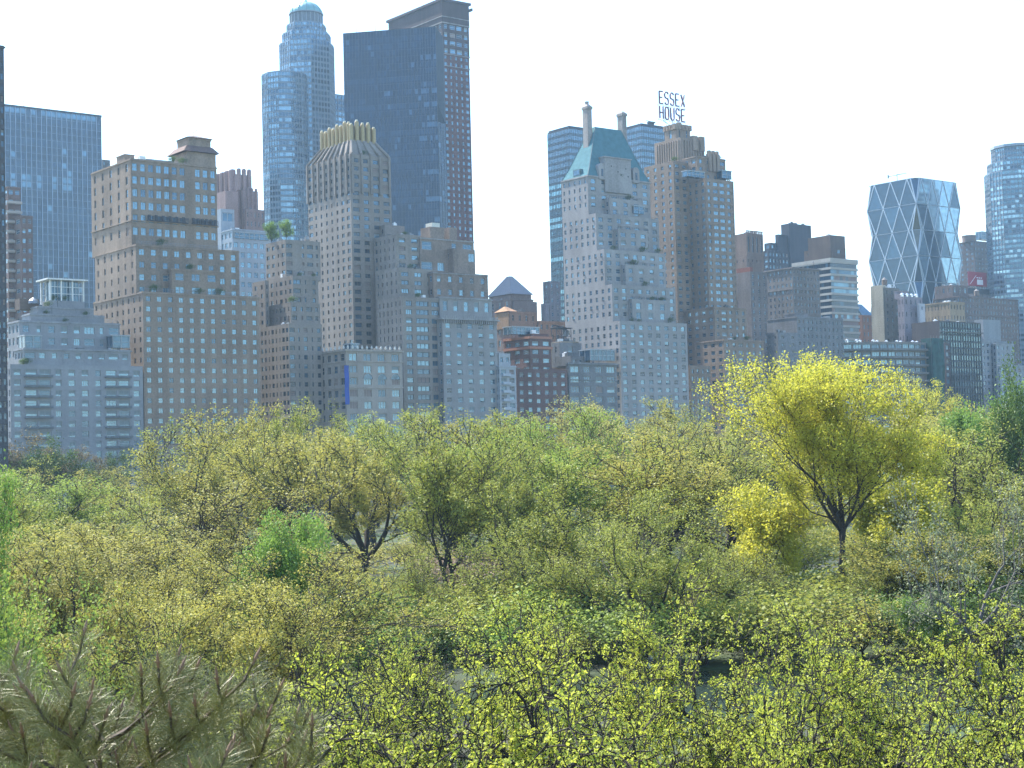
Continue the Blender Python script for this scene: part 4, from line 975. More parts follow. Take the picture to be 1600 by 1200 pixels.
# roof crane
P = s.W(Wf*.15, Dl*.5, zl[0]); o = empty('roof_crane', tuple(P), R(10), 'thin cleaning crane with a long boom on top of the lattice tower', 'crane')
b = MB(); b.bar((0, 0, -.5), (0, 0, 6), .35); b.build('mast', STEEL, o)
b = MB(); b.bar((-6.5, 0, 4.2), (7, 0, 6.8), .3); b.bar((7, 0, 6.8), (17, 0, 8.2), .16); b.bar((-6.5, 0, 5.4), (-6.5, 0, 3), .7); b.bar((0, 0, 6), (7, 0, 6.8), .12); b.bar((0, 0, 7.6), (7, 0, 7.2), .1); b.build('boom', STEEL, o)

s = Building('water_tank_building', 1520, 372, front_dist(1520, 330), 'dark brown building with a round roof tank between lattice tower and right glass tower', 'building', (.13, .10, .095), 'mixed', 'd')
t = s.tier(1522, 1490, 1552, 376, v=0, nf=6, nl=4, fh=4, ww=.35, wh=.45)
b = MB(); uc = s.u(1513, 6, 365); b.lathe(uc+2, 7, [(5.5, t[5]-.5), (5.5, t[5]+4.2), (5.9, t[5]+4.25), (5.9, t[5]+5)], 18); b.bar((uc-1, 7, t[5]+5), (uc-1, 7, t[5]+9), .15); b.build('round_tank', wall_mat((.22, .15, .12)), s.root)
glassbox(s, 1534, 1552, 362, 374, 3, 6); s.finish()
# billboard on its roof line
bx = Building('billboard', 1514, 446, front_dist(1514, 200), 'red billboard with white strokes at the foot of the right glass tower', 'billboard')
w_ = bx.u(1542, 0, 440); z0 = bx.z(446, 0, 0); z1 = bx.z(424, 0, 0)
b = MB(); b.box(0, w_, 0, .8, z0, z1); b.build('panel', simple('billboard_red', (.32, .03, .05), .5), bx.root)
b = MB()
for k in range(4): x = w_*(.06+.07*k); b.bar((x, -.1, z0+1+k*1.2), (x+w_*.14, -.1, z0+3.6+k*1.2), .16)
for k in range(3): b.lathe(w_*(.46+.11*k), -.12, [(.01, z1-4.4), (.55, z1-4.2), (.55, z1-3.6), (.01, z1-3.4)], 8)
b.box(w_*.45, w_*.78, -.06, -.003, z0+1, z1-5)
b.build('markings', [simple('billboard_white', (.8, .75, .76), .5)], bx.root)
b = MB()
for k in range(5): x = w_*k/4; b.bar((x, .4, z0-8), (x, .4, z0), .2)
b.box(-1, w_*1.25, .1, 1.4, z0-5.2, z0-1.6); b.build('support', STEEL_D, bx.root)

s = Building('long_brown_building', 1500, 462, front_dist(1500, 150), 'long brown building of many narrow windows below the red billboard', 'building', (.19, .14, .125), 'mixed', 'b')
t = s.tier(1500, 1458, 1590, 462, v=0, nf=20, nl=7, fh=3.6, ww=.4, wh=.55, cornice=.4)
t2 = s.tier(1488, 1460, 1512, 445, v=6, nf=3, nl=3, fh=6, ww=.3, z0=t[5]-.7)
s.band(t[0], t[1], 0, t[3], s.z(492, 0, 0), .5, .4)
s.tank(t[0]+28, 8, t[5]-.5, 1.6, 3); s.finish()
s = Building('party_wall_building', 1379, 444, front_dist(1379, 55), 'tall narrow building with a sunlit cream blank side wall below the lattice tower', 'building', (.50, .44, .33), 'dark', 'd')
t = s.tier(1379, 1360, 1381, 445, v=0, nf=0, nl=0)  # cream side wall with its sunlit brightness put into the colour
wb_old = s.wb; s.wb = MB(); t_ = s.tier(1381.5, 1372, 1405, 449, v=-.5, nf=3, nl=0, fh=3.4, ww=.3, z0=0, depth=6); s.wb.build('front_wall', wall_mat((.21, .195, .17)), s.root); s.wb = wb_old
s.tank(t_[0]+6, 4, t_[5]-.5, 1.3, 2.6); s.finish()
s = Building('lilac_grey_building', 1412, 459, front_dist(1412, 42), 'lilac grey building with shiny roof vents in front of the lattice tower base', 'building', (.33, .29, .31), 'dark', 'd')
t = s.tier(1412, 1402, 1441, 463, v=0, nf=4, nl=2, fh=6, ww=.22, wh=.4)
b = MB(); 
for k in range(4): b.lathe(t[0]+2+k*3.6, 2.5, [(.7, t[5]-.6), (.7, t[5]+1.1), (1.2, t[5]+1.2), (.2, t[5]+2.0)], 10)
b.build('roof_vent', simple('vent_bright', (.75, .75, .75), .25, .7), s.root); s.roofbox(t[0]+3, t[0]+9, 4, 8, t[5]-.7, t[5]+3); s.finish()
s = Building('white_stair_tower', 1437, 474, front_dist(1437, 38), 'slim white shaft between lilac grey and beige buildings', 'building', (.55, .55, .56), 'dark')
s.tier(1436, 1433, 1445, 474, v=0, nf=1, nl=0, fh=9, ww=.2, wh=.2); s.finish()
s = Building('beige_building', 1484, 469, front_dist(1484, 45), 'low beige building with a row of narrow slits in its long side wall', 'building', (.42, .32, .205), 'dark', 'd')
t = s.tier(1484, 1443, 1507, 471, v=0, nf=5, nl=8, fh=5.5, ww=.3, wh=.45, wl=.2, cornice=.2); s.finish()

# --- curved balcony apartment house
s = Building('curved_balcony_building', 1400, 534, front_dist(1400, 4), 'low apartment house with long curved balconies and sparkling roof vents at lower right', 'apartment house', (.30, .27, .24), 'wide', 'd')
n = 14; ua = s.u(1322, 6, 534); ub = s.u(1457, 0, 534)
pts = []
for i in range(n+1):
    t = i/n; pts.append((ua+(ub-ua)*t, 14*(1-t)**2.2-3.0*math.sin(t*math.pi*.9)))
z1 = s.z(534, 0, 0)
for i in range(n):
    a = np.array(pts[i]); c = np.array(pts[i+1]); ln = np.linalg.norm(c-a); U = (c-a)/ln
    s.facade(a, U, (U[1], -U[0]), ln, 0, z1, 1, 3.5, .88, .62, mix='wide', top=1.0, zmin=8)
b = s.wb; i0 = len(b.v); back_ = [(ub, 20), (ua, 26)]
b.prism([pts[-1], back_[0], back_[1], pts[0]], 0, z1, cap=False); s.rb.v += [(x, y, z1-.4) for x, y in pts+back_]; s.rb.f.append(tuple(range(len(pts)+2))); s.rb.m.append(0)
z = z1-1.2-3.5*.62-.35
while z > 6:
    bb = MB()
    for i in range(n):
        a = np.array(pts[i]); c = np.array(pts[i+1]); ln = np.linalg.norm(c-a); U = (c-a)/ln; Nn = np.array([U[1], -U[0]])
        A_, B_ = a+Nn*1.3, c+Nn*1.3
        bb.quad((*a, z), (*c, z), (*B_, z), (*A_, z)); bb.quad((*A_, z-.2), (*B_, z-.2), (*B_, z+.75), (*A_, z+.75)); bb.quad((*A_, z-.2), (*a, z-.2), (*c, z-.2), (*B_, z-.2))
    z -= 3.5
    bb.build('balcony', wall_mat((.23, .215, .2)), s.root)
b = MB()
for k in range(11): x = ua+(ub-ua)*(k+.5)/11; b.lathe(x, 9+random.uniform(-3, 2)-6*(k/11), [(.6, z1-.4), (.6, z1+.5), (.9, z1+.6), (.1, z1+1.1)], 8)
b.build('roof_vent', simple('vent_bright', (.75, .75, .75), .25, .7), s.root)
s.finish()
# green construction netting
nb = Building('netting_scaffold', 1456, 530, front_dist(1456, -1), 'dark green construction netting draped over scaffolding beside the curved balconies', 'scaffold')
w_ = nb.u(1475, 0, 560); z1 = nb.z(528, 0, 0); b = MB(); m_ = 20; k_ = 10
for i in range(k_):
    for j in range(m_):
        def Q(i, j): return (w_*i/k_, -.25*math.sin(i*1.3+j*.4)-.15*math.sin(j*.9), z1*j/m_)
        b.quad(Q(i, j), Q(i+1, j), Q(i+1, j+1), Q(i, j+1))
for j in range(m_): b.quad((-.02, 6, z1*j/m_), Q(0, j), Q(0, j+1), (-.02, 6, z1*(j+1)/m_))
b.build('netting', simple('net_green', (.015, .06, .055), .85, scale=.5, vary=.35), nb.root)
b = MB()
for i in range(5): b.bar((w_*i/4, .5, 0), (w_*i/4, .5, z1+1.2), .06)
for j in range(12): b.bar((0, .5, z1*j/11), (w_, .5, z1*j/11), .05)
b.build('scaffold_tube', STEEL, nb.root)
b = MB(); b.box(0, w_, .6, 8, 0, z1-2); b.build('wall', wall_mat((.2, .19, .17)), nb.root)

s = Building('dark_grid_building', 1467, 501, front_dist(1467, 16), 'dark glass fronted apartment building with a plain brown side wall at lower right', 'apartment building', (.12, .095, .09), 'dark', 'd')
t = s.tier(1467, 1424, 1531, 501, v=0, nf=0, nl=0)
TE = [glass('flat_glass_a', (.05, .08, .10)), glass('flat_glass_b', (.12, .19, .22)), glass('flat_glass_c', (.28, .38, .42))]
curtain(s, (t[0], -.1), (1, 0), (0, -1), t[1]-t[0], 0, t[5]-.5, 16, 3.1, TE, [5, 3, 1], fin=.25, finout=.35, spandrel=.25, rng=random.Random(6), finmat=wall_mat((.14, .15, .15)), spmat=wall_mat((.10, .11, .115)), hbar=.15)
rail(s.root, [(t[0]+.3, .3, t[5]), (t[1]-.3, .3, t[5])]); b = MB(); b.box(t[0]-1, t[1]+.5, -1.6, -.5, s.z(519, 0, 0), s.z(519, 0, 0)+.5); b.build('ledge', wall_mat((.2, .19, .18)), s.root)
# flank column of square windows right of the netting
s.tier(1476, 1470, 1484, 535, v=-3.4, nf=1, nl=0, fh=3.2, ww=.6, wh=.6, z0=0, mix='mixed', depth=3.2); s.finish()
s = Building('grey_plant_room_building', 1541, 499, front_dist(1541, 20), 'pale grey building with a blank plant room above its terraces, right of the dark grid', 'building', (.33, .345, .36), 'mixed', 'w', stain=.15)
s.tier(1536, 1522, 1563, 499, v=8, z0=0); t = s.tier(1533, 1528, 1573, 532, v=3, nf=6, nl=1, fh=3.1, ww=.5, z0=0, cornice=.2); t2 = s.tier(1556, 1550, 1584, 536, v=0, nf=4, nl=1, fh=3.1, ww=.4, z0=0, cornice=.2)
rail(s.root, [(t[0], 3.3, t[5]), (t[1], 3.3, t[5])]); s.finish()
s = Building('low_pale_building', 1562, 570, front_dist(1562, -6), 'low pale building at the right border above the dark green tree', 'building', (.36, .38, .39), 'mixed')
s.tier(1562, 1558, 1640, 570, v=0, nf=9, nl=1, fh=3.6, ww=.5, cornice=.2); s.finish()

# --- right edge glass tower
s = Building('right_glass_tower', 1600, 262, 1060, 'tall blue glass apartment tower with stacked balconies at the right border', 'skyscraper', (.28, .32, .36), 'sky')
zf = lambda py: s.z(py, 0, 0)
TG2 = [glass('edge_glass_a', (.08, .14, .19)), glass('edge_glass_b', (.14, .23, .29)), glass('edge_glass_c', (.30, .42, .48)), glass('edge_glass_d', (.05, .08, .12))]
PX2 = 1060/2500.
facet_tower(s, 10, 14, 47*PX2, 12, 0, zf(266), 4, 3.3, R(10), tints=TG2, w=(3, 4, 3, 2), fin=.25, spandrel=.45)
facet_tower(s, 10, 14, 42*PX2, 12, zf(266), zf(250), 4, 3.3, R(10), tints=TG2, w=(3, 4, 3, 2), fin=.25, spandrel=.45)
facet_tower(s, 10, 14, 35*PX2, 12, zf(250), zf(228), 4, 3.3, R(10), tints=TG2, w=(4, 4, 1, 2), fin=.25, spandrel=.55)
b = MB(); b.lathe(10, 14, [(35*PX2+.8, zf(228)+.9), (35*PX2+.8, zf(222))], 12, rot=R(10)); b.build('roof_cap', FINM, s.root)
s.finish()

# ------------------------------------------------------------------ windows
bpy.context.view_layer.update()
dg = bpy.context.evaluated_depsgraph_get()
def make_windows():
    rng = random.Random(11)
    mw = {'f': rng}
    for s in ALLW:
        if not s.wins: continue
        cand = []
        for w in s.wins:
            x, y, z, ww, wh, ang, mix, fr = w
            P = s.W(x, y, z); px, py = proj(P); d = np.linalg.norm(P-C0)
            nx = np.array([math.sin(ang), -math.cos(ang)]); nw = nx[0]*F2+nx[1]*L2
            fac = -(nw @ (P[:2]-C0[:2]))/d
            score = ww*wh/d**2*max(fac, .02)
            vis = 0
            if -5 < px < 1605 and 0 < py < 745 and fac > 0:
                Q = P + np.array([nw[0], nw[1], 0])*.12
                dv = Q-C0; L_ = np.linalg.norm(dv)
                hit = scene.ray_cast(dg, Vector(C0), Vector(dv/L_), distance=L_-.3)
                if not hit[0]: vis = 1
            kinds, wt = MIXES[mix]; kind = rng.choices(kinds, wt)[0]
            cand.append((vis*1e3+(score*1e3 if py < 660 else score), w, kind, vis, py))
        cand.sort(key=lambda c: -c[0])
        seen = [c for c in cand if c[3]]; rest = cand[100:]
        for c in cand[:100]:
            if not c[3]: 
                rest.append(c); continue
            x, y, z, ww, wh, ang, mix, fr = c[1]
            o = bpy.data.objects.new('window', get_window(c[2], fr)); col.objects.link(o); o.parent = s.root
            o.location = (x, y, z); o.rotation_euler = (0, 0, ang); o.scale = (ww, 1, wh)
        if rest:
            b = {}
            V = []; Fa = []; Mi = []; mats = []; mid = {}
            for c in rest:
                if c[4] > 760: continue
                x, y, z, ww, wh, ang, mix, fr = c[1]; me = get_window(c[2], fr)
                n0 = len(V); ca, sa = math.cos(ang), math.sin(ang)
                for v in me.vertices:
                    vx, vy, vz = v.co.x*ww, v.co.y, v.co.z*wh
                    V.append((x+vx*ca-vy*sa, y+vx*sa+vy*ca, z+vz))
                for p in me.polygons:
                    m = me.materials[p.material_index]
                    if m.name not in mid: mid[m.name] = len(mats); mats.append(m)
                    Fa.append(tuple(n0+i for i in p.vertices)); Mi.append(mid[m.name])
            if not V: continue
            me = bpy.data.meshes.new('windows'); me.from_pydata(V, [], Fa)
            for m in mats: me.materials.append(m)
            me.polygons.foreach_set('material_index', Mi)
            o = bpy.data.objects.new('windows', me); col.objects.link(o); o.parent = s.root; o['kind'] = 'stuff'
make_windows()
# ================================================================== GROUND, WATER, STREET
def gz(x, y):
    t = min(1, max(0, (40-y)/38.0)); t = t*t*(3-2*t)
    return 13.0*t*math.exp(-(x/60.0)**2)
def in_pond(x, y):
    return ((x-32)/38.0)**2 + ((y-108)/13.5)**2 + .10*math.sin(x*.23) + .08*math.sin(x*.61+y*.3)
def ground():
    xs = sorted(set([-1900, -1200, -700, -450, -300, -220, -160] + list(range(-130, 131, 3)) + [160, 220, 300, 450, 700, 1200, 1900]))
    ys = sorted(set([-300, -150, -80, -40] + list(range(-20, 181, 2)) + [190, 205, 225, 250, 290, 340, 400, 480, 600, 800, 1100, 1600, 2200]))
    V = []; rng = random.Random(1)
    for y in ys:
        for x in xs:
            z = gz(x, y) + (.25*math.sin(x*.11+y*.07)+.2*math.sin(y*.19-x*.05) if 40 < y < 180 and abs(x) < 131 else 0)
            q = in_pond(x, y)
            if q < 1.35: z = min(z, -1.4*max(0, min(1, (1.2-q)/.25)) + z*.3)
            V.append((x, y, z))
    nx = len(xs); Fc = [(j*nx+i, j*nx+i+1, (j+1)*nx+i+1, (j+1)*nx+i) for j in range(len(ys)-1) for i in range(nx-1)]
    me = bpy.data.meshes.new('ground'); me.from_pydata(V, [], Fc)
    m, nt, out = newmat('park_ground'); bs = N(nt, 'ShaderNodeBsdfPrincipled'); bs.inputs['Roughness'].default_value = .95
    tc = N(nt, 'ShaderNodeTexCoord'); n1 = N(nt, 'ShaderNodeTexNoise'); n1.inputs['Scale'].default_value = .09; n1.inputs['Detail'].default_value = 8
    L(nt, tc.outputs['Object'], n1.inputs[0]); cr = N(nt, 'ShaderNodeValToRGB'); L(nt, n1.outputs[0], cr.inputs[0])
    e = cr.color_ramp.elements; e[0].position = .35; e[0].color = (.04, .034, .022, 1); e[1].position = .62; e[1].color = (.04, .07, .016, 1)
    L(nt, cr.outputs[0], bs.inputs['Base Color']); L(nt, bs.outputs[0], out.inputs[0])
    me.materials.append(m); o = bpy.data.objects.new('ground', me); col.objects.link(o); o['kind'] = 'structure'
ground()
def pond():
    b = MB(); n = 90; pts = []
    for k in range(n):
        a = 2*math.pi*k/n; r = 1.0
        pts.append((32+40*math.cos(a), 108+14.4*math.sin(a)))
    i = 0; b.v = [(x, y, -.35) for x, y in pts]; b.f = [tuple(range(n))]; b.m = [0]
    m, nt, out = newmat('pond_water'); bs = N(nt, 'ShaderNodeBsdfPrincipled'); bs.inputs['Base Color'].default_value = (.03, .045, .035, 1)
    bs.inputs['Roughness'].default_value = .12; bs.inputs['IOR'].default_value = 1.33
    tc = N(nt, 'ShaderNodeTexCoord'); n1 = N(nt, 'ShaderNodeTexNoise'); n1.inputs['Scale'].default_value = 2.2; n1.inputs['Detail'].default_value = 4
    L(nt, tc.outputs['Object'], n1.inputs[0]); bp = N(nt, 'ShaderNodeBump'); bp.inputs['Strength'].default_value = .5; bp.inputs['Distance'].default_value = .08
    L(nt, n1.outputs[0], bp.inputs['Height']); L(nt, bp.outputs[0], bs.inputs['Normal']); L(nt, bs.outputs[0], out.inputs[0])
    o = b.build('water', m); o['kind'] = 'structure'
pond()
# street and pavements along the building line (park side kerb, road, building side kerb)
def strip(name, v0, v1, z0, z1, mat):
    b = MB(); b.box(-260, 700, v0, v1, z0, z1); o = b.build(name, mat); o.location = (FRONT0[0], FRONT0[1], 0); o.rotation_euler = (0, 0, YAW); o['kind'] = 'structure'
strip('road', -28.5, -12, .01, .06, simple('asphalt', (.05, .05, .052), .9))
strip('pavement', -12, -7.2, .01, .19, simple('pavement_stone', (.28, .27, .25), .9))
strip('pavement', -33, -28.5, .01, .19, simple('pavement_stone', (.28, .27, .25), .9))

# ================================================================== TREES
def leaf_mat(name, ca, cb, transl=.45, gloss=.022):
    m, nt, out = newmat(name)
    at = N(nt, 'ShaderNodeAttribute'); at.attribute_name = 'tint'
    oi = N(nt, 'ShaderNodeObjectInfo')
    ad = N(nt, 'ShaderNodeMath', operation='MULTIPLY_ADD'); L(nt, oi.outputs['Random'], ad.inputs[0]); ad.inputs[1].default_value = .55; L(nt, at.outputs['Fac'], ad.inputs[2])
    mr = N(nt, 'ShaderNodeMapRange'); L(nt, ad.outputs[0], mr.inputs[0]); mr.inputs[1].default_value = 0; mr.inputs[2].default_value = 1.5
    mx = N(nt, 'ShaderNodeMix', data_type='RGBA'); L(nt, mr.outputs[0], mx.inputs[0]); mx.inputs[6].default_value = (*ca, 1); mx.inputs[7].default_value = (*cb, 1)
    df = N(nt, 'ShaderNodeBsdfDiffuse'); tr = N(nt, 'ShaderNodeBsdfTranslucent'); gl = N(nt, 'ShaderNodeBsdfGlossy'); gl.inputs['Roughness'].default_value = .5
    L(nt, mx.outputs[2], df.inputs[0]); L(nt, mx.outputs[2], tr.inputs[0]); gl.inputs[0].default_value = (.9, .95, .9, 1)
    s1 = N(nt, 'ShaderNodeMixShader'); s1.inputs[0].default_value = transl; L(nt, df.outputs[0], s1.inputs[1]); L(nt, tr.outputs[0], s1.inputs[2])
    s2 = N(nt, 'ShaderNodeMixShader'); s2.inputs[0].default_value = gloss; L(nt, s1.outputs[0], s2.inputs[1]); L(nt, gl.outputs[0], s2.inputs[2])
    L(nt, s2.outputs[0], out.inputs[0]); return m
LEAF = {
 'olive': leaf_mat('leaves_olive', (.24, .225, .042), (.47, .44, .09)),
 'olive_green': leaf_mat('leaves_olive_green', (.19, .215, .034), (.40, .42, .075)),
 'yellow': leaf_mat('leaves_yellow_green', (.32, .34, .03), (.60, .56, .06), .58),
 'lime': leaf_mat('leaves_lime', (.30, .34, .035), (.57, .60, .075), .55),
 'green': leaf_mat('leaves_bright_green', (.12, .21, .03), (.23, .34, .06), .45),
 'dark': leaf_mat('leaves_dark_green', (.045, .08, .016), (.11, .17, .035), .35),
 'brown': leaf_mat('leaves_brownish', (.16, .12, .06), (.24, .20, .09), .4),
 'pink': leaf_mat('leaves_pinkish', (.26, .19, .14), (.38, .29, .22), .4),
 'fresh': leaf_mat('leaves_fresh', (.17, .23, .035), (.32, .40, .07)),
 'straw': leaf_mat('leaves_straw', (.23, .22, .05), (.44, .41, .11)),
 'grey': leaf_mat('leaves_grey_green', (.16, .19, .10), (.30, .33, .17), .4),
}
BARK = simple('bark', (.032, .026, .022), .95, vary=.35, scale=3.0)
BARK_G = simple('bark_grey', (.11, .10, .09), .9, vary=.35, scale=3.0)

def nrm(v): return v/ max(1e-9, np.linalg.norm(v))
def skeleton(seed, H=20, fork=.22, limbs=4, spread=32, ratio=.72, levels=5, wob=.16, upb=.10, kids=(2, 3), kang=30, r0=.34, side=.55, stems=1, first=None):
    rng = np.random.default_rng(seed); S = []; T = []
    def perp(d):
        a = rng.normal(size=3); a -= a@d*d; return nrm(a)
    def br(p, d, Ln, r, lev):
        ns = 3 if lev < levels-1 else 2
        for i in range(ns):
            d = nrm(d + rng.normal(size=3)*wob + np.array([0, 0, upb]))
            q = p + d*Ln/ns; r1 = r*(1-.28/ns*1.2)
            S.append((*p, *q, r, r1, lev))
            if lev >= 1 and lev < levels and i < ns-1 and rng.random() < side:
                a = R(rng.uniform(35, 65)); dd = nrm(d*math.cos(a)+perp(d)*math.sin(a))
                br(q, dd, Ln*ratio*rng.uniform(.55, .85), r1*.5, lev+1 if rng.random() < .6 else min(levels, lev+2))
            p, r = q, r1
        if lev >= levels: T.append((*p, *d)); return
        k = rng.integers(kids[0], kids[1]+1)
        for i in range(k):
            a = R(rng.uniform(kang*.5, kang*1.3)); dd = nrm(d*math.cos(a)+perp(d)*math.sin(a))
            br(p, dd, Ln*ratio*rng.uniform(.8, 1.15), r*(.78 if i == 0 else .62), lev+1)
    for s_ in range(stems):
        base = np.array([rng.normal()*.12*(stems > 1), rng.normal()*.12*(stems > 1), 0.0]); tilt = (rng.normal(size=3)*.05 if stems == 1 else np.array([math.cos(s_*2.4+.5), math.sin(s_*2.4+.5)*.5, 0])*.035)
        p = base; d = nrm(np.array([0, 0, 1.0])+tilt); n = 4; h = fork*H
        rr = r0*(1 if stems == 1 else .75)
        S.append((*(p-np.array([0, 0, 1.5])), *p, rr*1.35, rr*1.15, 0)); 
        for i in range(n):
            d = nrm(d+rng.normal(size=3)*.05); q = p+d*h/n; S.append((*p, *q, rr*(1.15-.1*i), rr*(1.05-.1*i), 0)); p = q
        L0 = (H-h)*(1-ratio)/(1-ratio**(levels+1))*1.15
        for i in range(limbs):
            az = 2*math.pi*(i+rng.uniform(-.25, .25))/limbs + s_; a = R(rng.uniform(.55, 1.2)*spread)
            dd = np.array([math.sin(a)*math.cos(az), math.sin(a)*math.sin(az), math.cos(a)])
            br(p, nrm(dd+tilt), L0*rng.uniform(.85, 1.15), rr*.62, 1)
    return np.array(S), np.array(T)

def tubes_mesh(name, S, mat, minr=.0):
    """all branch segments as tapered tubes"""
    V = []; F = []; off = 0; vs = []; fs = []
    r = np.maximum(S[:, 6:8], minr)
    for n, sel in ((6, r[:, 0] > .09), (4, (r[:, 0] <= .09) & (r[:, 0] > .035)), (3, r[:, 0] <= .035)):
        s = S[sel]; rr = r[sel]
        if len(s) == 0: continue
        a, b_ = s[:, 0:3], s[:, 3:6]; d = b_-a; d /= np.maximum(1e-9, np.linalg.norm(d, axis=1))[:, None]
        h = np.where(np.abs(d[:, 2:3]) < .9, np.array([[0, 0, 1.0]]), np.array([[1.0, 0, 0]]))
        x = np.cross(d, h); x /= np.linalg.norm(x, axis=1)[:, None]; y = np.cross(d, x)
        t = 2*np.pi*np.arange(n)/n; c, sn = np.cos(t), np.sin(t)
        off3 = x[:, None, :]*c[None, :, None]+y[:, None, :]*sn[None, :, None]
        A = a[:, None, :]+off3*rr[:, 0][:, None, None]; B = b_[:, None, :]+off3*rr[:, 1][:, None, None]
        vv = np.concatenate([A, B], axis=1).reshape(-1, 3); m = len(s)
        k = np.arange(n); q = np.stack([k, (k+1) % n, n+(k+1) % n, n+k], axis=1)
        ff = (q[None]+(np.arange(m)*2*n)[:, None, None]+off).reshape(-1, 4)
        vs.append(vv); fs.append(ff); off += len(vv)
    return np_mesh(name, np.concatenate(vs), np.concatenate(fs), mat, smooth=True)
def np_mesh(name, V, F, mat, tint=None, smooth=False):
    me = bpy.data.meshes.new(name); me.vertices.add(len(V)); me.vertices.foreach_set('co', V.astype(np.float32).ravel())
    me.loops.add(F.size); me.loops.foreach_set('vertex_index', F.astype(np.int32).ravel())
    me.polygons.add(len(F)); k = F.shape[1]
    me.polygons.foreach_set('loop_start', (np.arange(len(F))*k).astype(np.int32)); 
    if smooth: me.polygons.foreach_set('use_smooth', np.ones(len(F), dtype=bool))
    me.update(calc_edges=True)
    if tint is not None:
        at = me.attributes.new('tint', 'FLOAT', 'FACE'); at.data.foreach_set('value', tint.astype(np.float32))
    me.materials.append(mat); return me
def leaves_mesh(name, S, T, levels, seed, per_tip, size, sig, mat, along=.6, flat=.5, burst=0, lo=0, hi=0, H=20):
    rng = np.random.default_rng(seed+99)
    seg = S[S[:, 8] >= levels-1]; 
    nT, nS = int(len(T)*per_tip*(1-along)), int(len(T)*per_tip*along)
    it = rng.integers(0, len(T), nT); c1 = T[it, :3]
    is_ = rng.integers(0, len(seg), nS); t = rng.random((nS, 1)); c2 = seg[is_, :3]*(1-t)+seg[is_, 3:6]*t
    C = np.concatenate([c1, c2]); tn = np.concatenate([(it*.618) % 1, (is_*.38197) % 1])
    if hi > 0:
        pr = np.clip((C[:, 2]/H-lo)/(hi-lo), 0, 1); keep = rng.random(len(C)) < pr*pr*(3-2*pr)+.03; C, tn = C[keep], tn[keep]
    if burst:
        C = C + rng.normal(size=C.shape)*sig*.5; C = np.repeat(C, burst, axis=0); tn = np.repeat(tn, burst)
        C = C + rng.normal(size=C.shape)*size*.45
    else: C = C + rng.normal(size=C.shape)*sig
    n = len(C); nn = rng.normal(size=(n, 3)); nn[:, 2] = np.abs(nn[:, 2])+flat; nn /= np.linalg.norm(nn, axis=1)[:, None]
    h = rng.normal(size=(n, 3)); a = np.cross(nn, h); a /= np.linalg.norm(a, axis=1)[:, None]; b_ = np.cross(nn, a)
    s = (size*rng.uniform(.55, 1.35, n))[:, None]
    V = np.stack([C-a*s*.5, C-b_*s*.32+a*s*.05, C+a*s*.5, C+b_*s*.32+a*s*.05], axis=1).reshape(-1, 3)
    F = np.arange(4*n).reshape(n, 4); tint = np.clip(.55*tn+.45*rng.random(n), 0, 1)
    return np_mesh(name, V, F, mat, tint)
class Proto: pass
def proto(seed, H, W, leaf, tries=4, bark=BARK, per=30, size=.26, sig=.38, along=.6, burst=0, minr=.012, flat=.5, lo=0, hi=0, **kw):
    p = Proto(); levels = kw.get('levels', 5); best = None
    for q in range(tries):
        S_, T_ = skeleton(seed+q*100, H=H, **kw); e = math.hypot(*np.median(T_[:, :2], axis=0))/H
        if best is None or e < best[0]: best = (e, S_, T_)
    S, T = best[1], best[2]
    top = np.percentile(T[:, 2], 99.5); k = H/top; cx, cy = np.median(T[:, 0]), np.median(T[:, 1])
    wid = np.percentile(T[:, 0], 97)-np.percentile(T[:, 0], 3); kw_ = W/wid
    for A, ii in ((S, (0, 3)), (T, (0,))):
        for i in ii:
            bend = np.clip(A[:, i+2]*k/H, 0, 1)
            A[:, i] = (A[:, i]-cx*bend)*kw_; A[:, i+1] = (A[:, i+1]-cy*bend)*kw_; A[:, i+2] *= k
    p.trunk = tubes_mesh('trunk', S, bark, minr); p.crown = leaves_mesh('crown', S, T, levels, seed, per, size, sig, LEAF[leaf], along, flat, burst, lo, hi, H)
    p.H, p.W, p.leaf = H, W, leaf; return p
